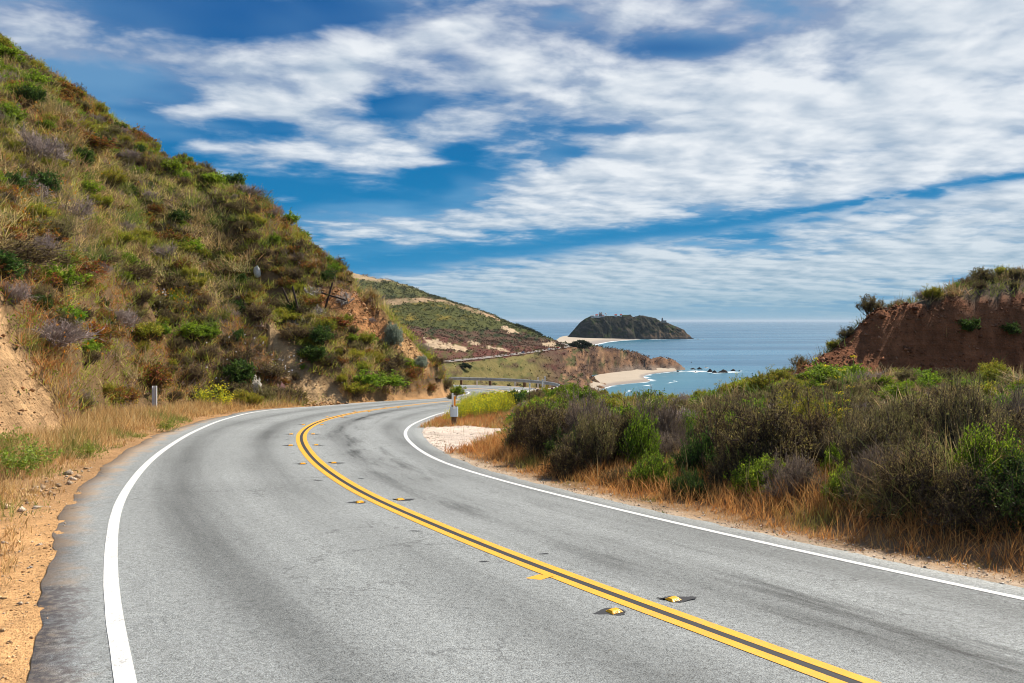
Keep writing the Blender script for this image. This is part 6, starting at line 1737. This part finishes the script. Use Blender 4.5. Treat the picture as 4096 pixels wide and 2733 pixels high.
o = empty('cypress_tree', tuple(p), label='wide dark cypress tree on the headland beside the far road', category='tree')
obj('crown', crown_mesh(1, 11.5, 7.0, 10.5, 5200, CYP, 1.1), o, loc=(0, 0, 0.5))
P0 = np.array([(0, 0, -1.0), (0, 0, 1.5), (0, 0, 1.5), (0, 0, 1.5)]); P1 = np.array([(0, 0, 1.5), (-4, 0.5, 5.5), (4.5, -0.5, 5.0), (0.5, 0.5, 7.5)])
V, Fq = tubes(P0, P1, np.array([0.7, 0.45, 0.45, 0.4]), np.array([0.5, 0.15, 0.15, 0.15])); g = Geo(); g.add(V, Fq, np.broadcast_to(np.array((0.10, 0.07, 0.05)), V.shape), 0)
obj('trunk', g.mesh('trunk', (M_TWIG,)), o)
for x, d, a, hh_, lab in ((465, 478.0, 3.4, 3.6, 'round dark green bush alone on the grassy slope below the far road'), (508, 512.0, 2.0, 1.8, 'small dark bush in the gullies of the grassy slope'), (586.5, 935.0, 5, 2.6, 'low dark shrub just right of the cypress on the headland')):
    p = coast_at(x, 0, d); obj('far_bush', crown_mesh(int(x), a, a, hh_, 1400, CYP, 0.55), loc=tuple(p), label=lab, category='bush')
# dark tree line over the ridge and scrub on the hills: seen as one mass
r_ = rng; pts = []
for x in np.linspace(516, 541, 70):
    y_ = 1128 + r_.normal() * 3; pts.append(coast_at(x, 0, y_ + 4))
pts = np.array(pts); nb_ = 40
c = np.repeat(pts, nb_, 0) + r_.normal(size=(len(pts) * nb_, 3)) * np.array([1.6, 1.6, 0.9]) + np.array([0, 0, 1.6])
V, Fq = leaf_quads(c, r_.normal(size=(len(c), 3)), 1.3, 1.0, r_); g = Geo(); g.add(V, Fq, np.repeat(pal(CYP, len(c), r_), 4, 0), 0); obj('treeline', g.mesh('treeline', (M_LEAF,)), kind='stuff')
ok = (CV[:, 2] > SEA + 3) & (CV[:, 1] > 380) & (CV[:, 1] < 1650)
ok &= ~((cc_ > 0.4).all(1))
idx_ = np.nonzero(ok & (np.minimum(px, 700) > 360))[0]
w = (CV[idx_, 1] ** 1.2) * np.where((cc_[idx_].sum(1) < 0.32), 1.0, 0.22)
ii_ = r_.choice(idx_, 9000, p=w / w.sum())
bs = r_.uniform(0.5, 1.5, len(ii_)) * CV[ii_, 1] / 800 * 1.1
nb_ = 7; c = np.repeat(CV[ii_], nb_, 0) + r_.normal(size=(len(ii_) * nb_, 3)) * np.repeat(bs, nb_)[:, None] * np.array([0.8, 0.8, 0.25]) + np.repeat(bs, nb_)[:, None] * np.array([0, 0, 0.25])
V, Fq = leaf_quads(c, r_.normal(size=(len(c), 3)) + np.array([0, 0, 0.3]), np.repeat(bs, nb_) * 1.1, np.repeat(bs, nb_) * 0.8, r_)
cs = np.repeat((cc_[ii_] * 0.85) * (1 + 0.35 * r_.normal(size=(len(ii_), 1))).clip(0.35, 1.8), nb_, 0)
g = Geo(); g.add(V, Fq, np.repeat(cs, 4, 0), 0); obj('coastal_scrub_vegetation', g.mesh('coastal_scrub_vegetation', (M_LEAF,)), kind='stuff')
# cars on the far road
M_TYRE = mat('car_tyre', (0.02, 0.02, 0.02), 0.8); M_GLASS = mat('car_glass', (0.03, 0.04, 0.05), 0.1)
def car(fx_, c, lab):
    k = int(np.argmin(np.abs(CX + F * FRC[:300, 0] / FRC[:300, 1] - fx_))); p = FRC[k]; rz = math.atan2(_t3[k, 1], _t3[k, 0])
    o = empty('far_car', (p[0] + _n3[k, 0] * 1.9, p[1] + _n3[k, 1] * 1.9, p[2] + 0.36), rz, label=lab, category='car', group='cars on the far road')
    m = mat('car_paint_' + lab.split()[0], c, 0.3)
    boxobj('body', (0, 0, 0.72), (4.5, 1.8, 0.62), m, o, bev=0.15); boxobj('cabin', (-0.2, 0, 1.28), (2.6, 1.65, 0.56), M_GLASS, o, bev=0.1, taper=0.8); boxobj('car_roof', (-0.2, 0, 1.575), (2.0, 1.3, 0.05), m, o, bev=0.02)
    for x in (-1.4, 1.4):
        for y in (-0.85, 0.85):
            V = []; n_ = 14
            for s in (-0.1, 0.1):
                V += [(x + 0.34 * math.cos(6.283 * i / n_), y + s, 0.34 + 0.34 * math.sin(6.283 * i / n_)) for i in range(n_)]
            pyobj('wheel', V, [tuple(range(n_))[::-1], tuple(range(n_, 2 * n_))] + [(i, (i + 1) % n_, n_ + (i + 1) % n_, n_ + i) for i in range(n_)], M_TYRE, o)
car(547, (0.75, 0.77, 0.80), 'white car on the far road below the sand patch')
car(556.5, (0.55, 0.03, 0.03), 'red car on the far road nearer the curve')
car(521, (0.10, 0.12, 0.18), 'dark car on the far road farthest from the curve')

# island station
M_WWALL = mat('whitewashed_wall', (0.70, 0.68, 0.64), 0.8); M_RROOF = mat('red_roof', (0.42, 0.07, 0.05), 0.8); M_STONE = mat('grey_stone_wall', (0.24, 0.20, 0.18), 0.9); M_DARK = mat('dark_window', (0.03, 0.03, 0.035), 0.4); M_STEEL = mat('painted_steel', (0.35, 0.36, 0.37), 0.6)
def isl_z(px_):
    return float(np.interp(px_, ix, zr_))
def house(px_, w, d, hw, hr, wm, rm, lab, zoff=0.0, name='island_house', dy=-6.0):
    p = ((px_ - CX) / F * IY, IY + dy, isl_z(px_) - 1.5 + zoff)
    o = empty(name, p, label=lab, category='house', group='buildings on the island')
    boxobj('wall', (0, 0, hw / 2), (w, d, hw + 2), wm, o)
    a, b = w / 2 + 0.5, d / 2 + 0.5; z0 = hw + 1.02
    V = [(-a, -b, z0), (a, -b, z0), (a, b, z0), (-a, b, z0), (-a * 0.75, 0, z0 + hr), (a * 0.75, 0, z0 + hr)]
    o_roof = pyobj('roof', V, [(0, 1, 5, 4), (1, 2, 5), (2, 3, 4, 5), (3, 0, 4), (3, 2, 1, 0)], rm, o)
    n_ = max(2, int(w // 3))
    for k in range(n_):
        boxobj('window', ((k + 0.5 - n_ / 2) * w / n_, -d / 2 - 0.03, hw * 0.55), (1.1, 0.12, 1.6), M_DARK, o)
    boxobj('door', (w * 0.02, -d / 2 - 0.03, 1.0), (1.1, 0.10, 2.2), M_STONE, o)
    return o
house(596.5, 9, 7, 4.5, 3.5, M_WWALL, M_RROOF, 'white house with red roof at the left end of the island top')
o = house(600.3, 11, 8, 8.0, 4.5, M_STONE, M_STONE, 'tall grey stone house beside the red-roofed house on the island'); boxobj('chimney', (-3, 0, 14), (1.2, 1.2, 3.5), M_STONE, o); boxobj('chimney', (3, 0, 14), (1.2, 1.2, 3.5), M_STONE, o)
house(603.0, 6, 5, 2.6, 2.0, M_WWALL, M_RROOF, 'small red-roofed shed right of the stone house on the island')
house(615.5, 8, 6, 3.6, 3.0, M_WWALL, M_RROOF, 'lone red-roofed house in the middle of the island top')
house(620.7, 7, 6, 3.8, 3.2, M_WWALL, M_RROOF, 'red-roofed house against the flat crag of the island')
house(592.0, 11, 5, 3.0, 0.8, M_STONE, M_STEEL, 'long low grey building at the left rim of the island')
house(635.2, 3, 3, 2.5, 1.2, M_WWALL, M_STEEL, 'tiny white hut in the saddle of the island')
# water tower
p = ((605.6 - CX) / F * IY, IY - 4, isl_z(605.6) - 0.5)
o = empty('water_tower', p, label='white water tank on legs on the island top', category='water tower')
for x in (-1.8, 1.8):
    for y in (-1.8, 1.8):
        V, Fq = tubes(np.array([(x * 1.4, y * 1.4, -1.0)]), np.array([(x, y, 7.0)]), np.array([0.35]), np.array([0.3])); obj('leg', new_mesh('leg', V, [Fq], None, (M_STEEL,)), o)
n_ = 18; V = []
for z, r0 in ((7.0, 2.9), (10.0, 2.9), (11.6, 0.2)): V += [(r0 * math.cos(6.283 * i / n_), r0 * math.sin(6.283 * i / n_), z) for i in range(n_)]
pyobj('tank', V, [tuple(range(n_))[::-1]] + [(k * n_ + i, k * n_ + (i + 1) % n_, (k + 1) * n_ + (i + 1) % n_, (k + 1) * n_ + i) for k in (0, 1) for i in range(n_)], M_WWALL, o)
# mast
p = ((593.6 - CX) / F * IY, IY - 4, isl_z(593.6) - 0.5); o = empty('radio_mast', p, label='thin radio mast at the left end of the island top', category='mast')
V, Fq = tubes(np.array([(0, 0, -1.0)]), np.array([(0, 0, 16.0)]), np.array([0.42]), np.array([0.22])); obj('pole', new_mesh('pole', V, [Fq], None, (M_STEEL,)), o); boxobj('crossarm', (0, 0, 13.0), (3.0, 0.25, 0.25), M_STEEL, o)
p = ((634.6 - CX) / F * IY, IY - 4, isl_z(634.6) - 0.5); o = empty('radio_mast', p, label='short mast beside the tiny hut in the island saddle', category='mast')
V, Fq = tubes(np.array([(0, 0, -1.0)]), np.array([(0, 0, 7.5)]), np.array([0.3]), np.array([0.2])); obj('pole', new_mesh('pole', V, [Fq], None, (M_STEEL,)), o); boxobj('crossarm', (0, 0, 6.6), (1.8, 0.25, 0.25), M_STEEL, o)
# lighthouse
p = ((661.5 - CX) / F * IY, IY - 14, isl_z(661.5) - 4)
o = empty('lighthouse', p, label='stone lighthouse with lantern on the seaward shoulder of the island', category='lighthouse')
boxobj('tower', (0, 0, 5.5), (5.5, 5.5, 13), M_STONE, o, taper=0.85); boxobj('fog_signal_building', (7.5, 0, 3.0), (11, 7, 7.5), M_STONE, o); boxobj('gallery', (0, 0, 12.2), (6.0, 6.0, 0.5), M_STEEL, o)
V = []
for z, r0 in ((12.4, 1.9), (15.2, 1.9)): V += [(r0 * math.cos(6.283 * i / 12), r0 * math.sin(6.283 * i / 12), z) for i in range(12)]
lan = pyobj('lantern', V, [tuple(range(12))[::-1]] + [(i, (i + 1) % 12, 12 + (i + 1) % 12, 12 + i) for i in range(12)] + [tuple(range(12, 24))], M_GLASS, o)
V = [(2.2 * math.cos(6.283 * i / 12), 2.2 * math.sin(6.283 * i / 12), 15.2) for i in range(12)] + [(0, 0, 17.2)]
pyobj('dome', V, [(i, (i + 1) % 12, 12) for i in range(12)] + [tuple(range(12))[::-1]], M_STEEL, lan)
boxobj('window', (0, -2.62, 7.5), (1.0, 0.2, 1.8), M_DARK, o); boxobj('window', (5.5, -3.53, 3.5), (1.2, 0.12, 2.0), M_DARK, o); boxobj('window', (9.5, -3.53, 3.5), (1.2, 0.12, 2.0), M_DARK, o)
# low retaining wall along the island top
xs = np.linspace(590.5, 604, 30); V = []
for x in xs:
    X, z = (x - CX) / F * IY, isl_z(x); V += [(X, IY - 11, z - 4.5), (X, IY - 11, z - 1.2), (X, IY - 10.2, z - 1.2), (X, IY - 10.2, z - 4.5)]
pyobj('retaining_wall', V, [tuple(4 * k + i for i in (a_, b_)) + tuple(4 * (k + 1) + i for i in (b_, a_)) for k in range(29) for a_, b_ in ((0, 1), (1, 2), (2, 3))], M_WWALL, label='long pale retaining wall along the left rim of the island top', category='wall')

# ---------------------------------------------------------------- sea air
if HAZE > 0:
    V, Fs = [], []; box(V, Fs, (0, 79000, -10.0), (260000, 160000, 240.0))
    hm = bpy.data.materials.new('sea_haze'); hm.use_nodes = True
    hm.node_tree.nodes.clear(); hv = hm.node_tree.nodes.new('ShaderNodeVolumePrincipled'); ho = hm.node_tree.nodes.new('ShaderNodeOutputMaterial')
    hv.inputs['Color'].default_value = (0.72, 0.86, 1.0, 1); hv.inputs['Density'].default_value = HAZE; hv.inputs['Anisotropy'].default_value = 0.0
    hm.node_tree.links.new(hv.outputs[0], ho.inputs['Volume'])
    pyobj('haze', V, Fs, hm, kind='stuff')
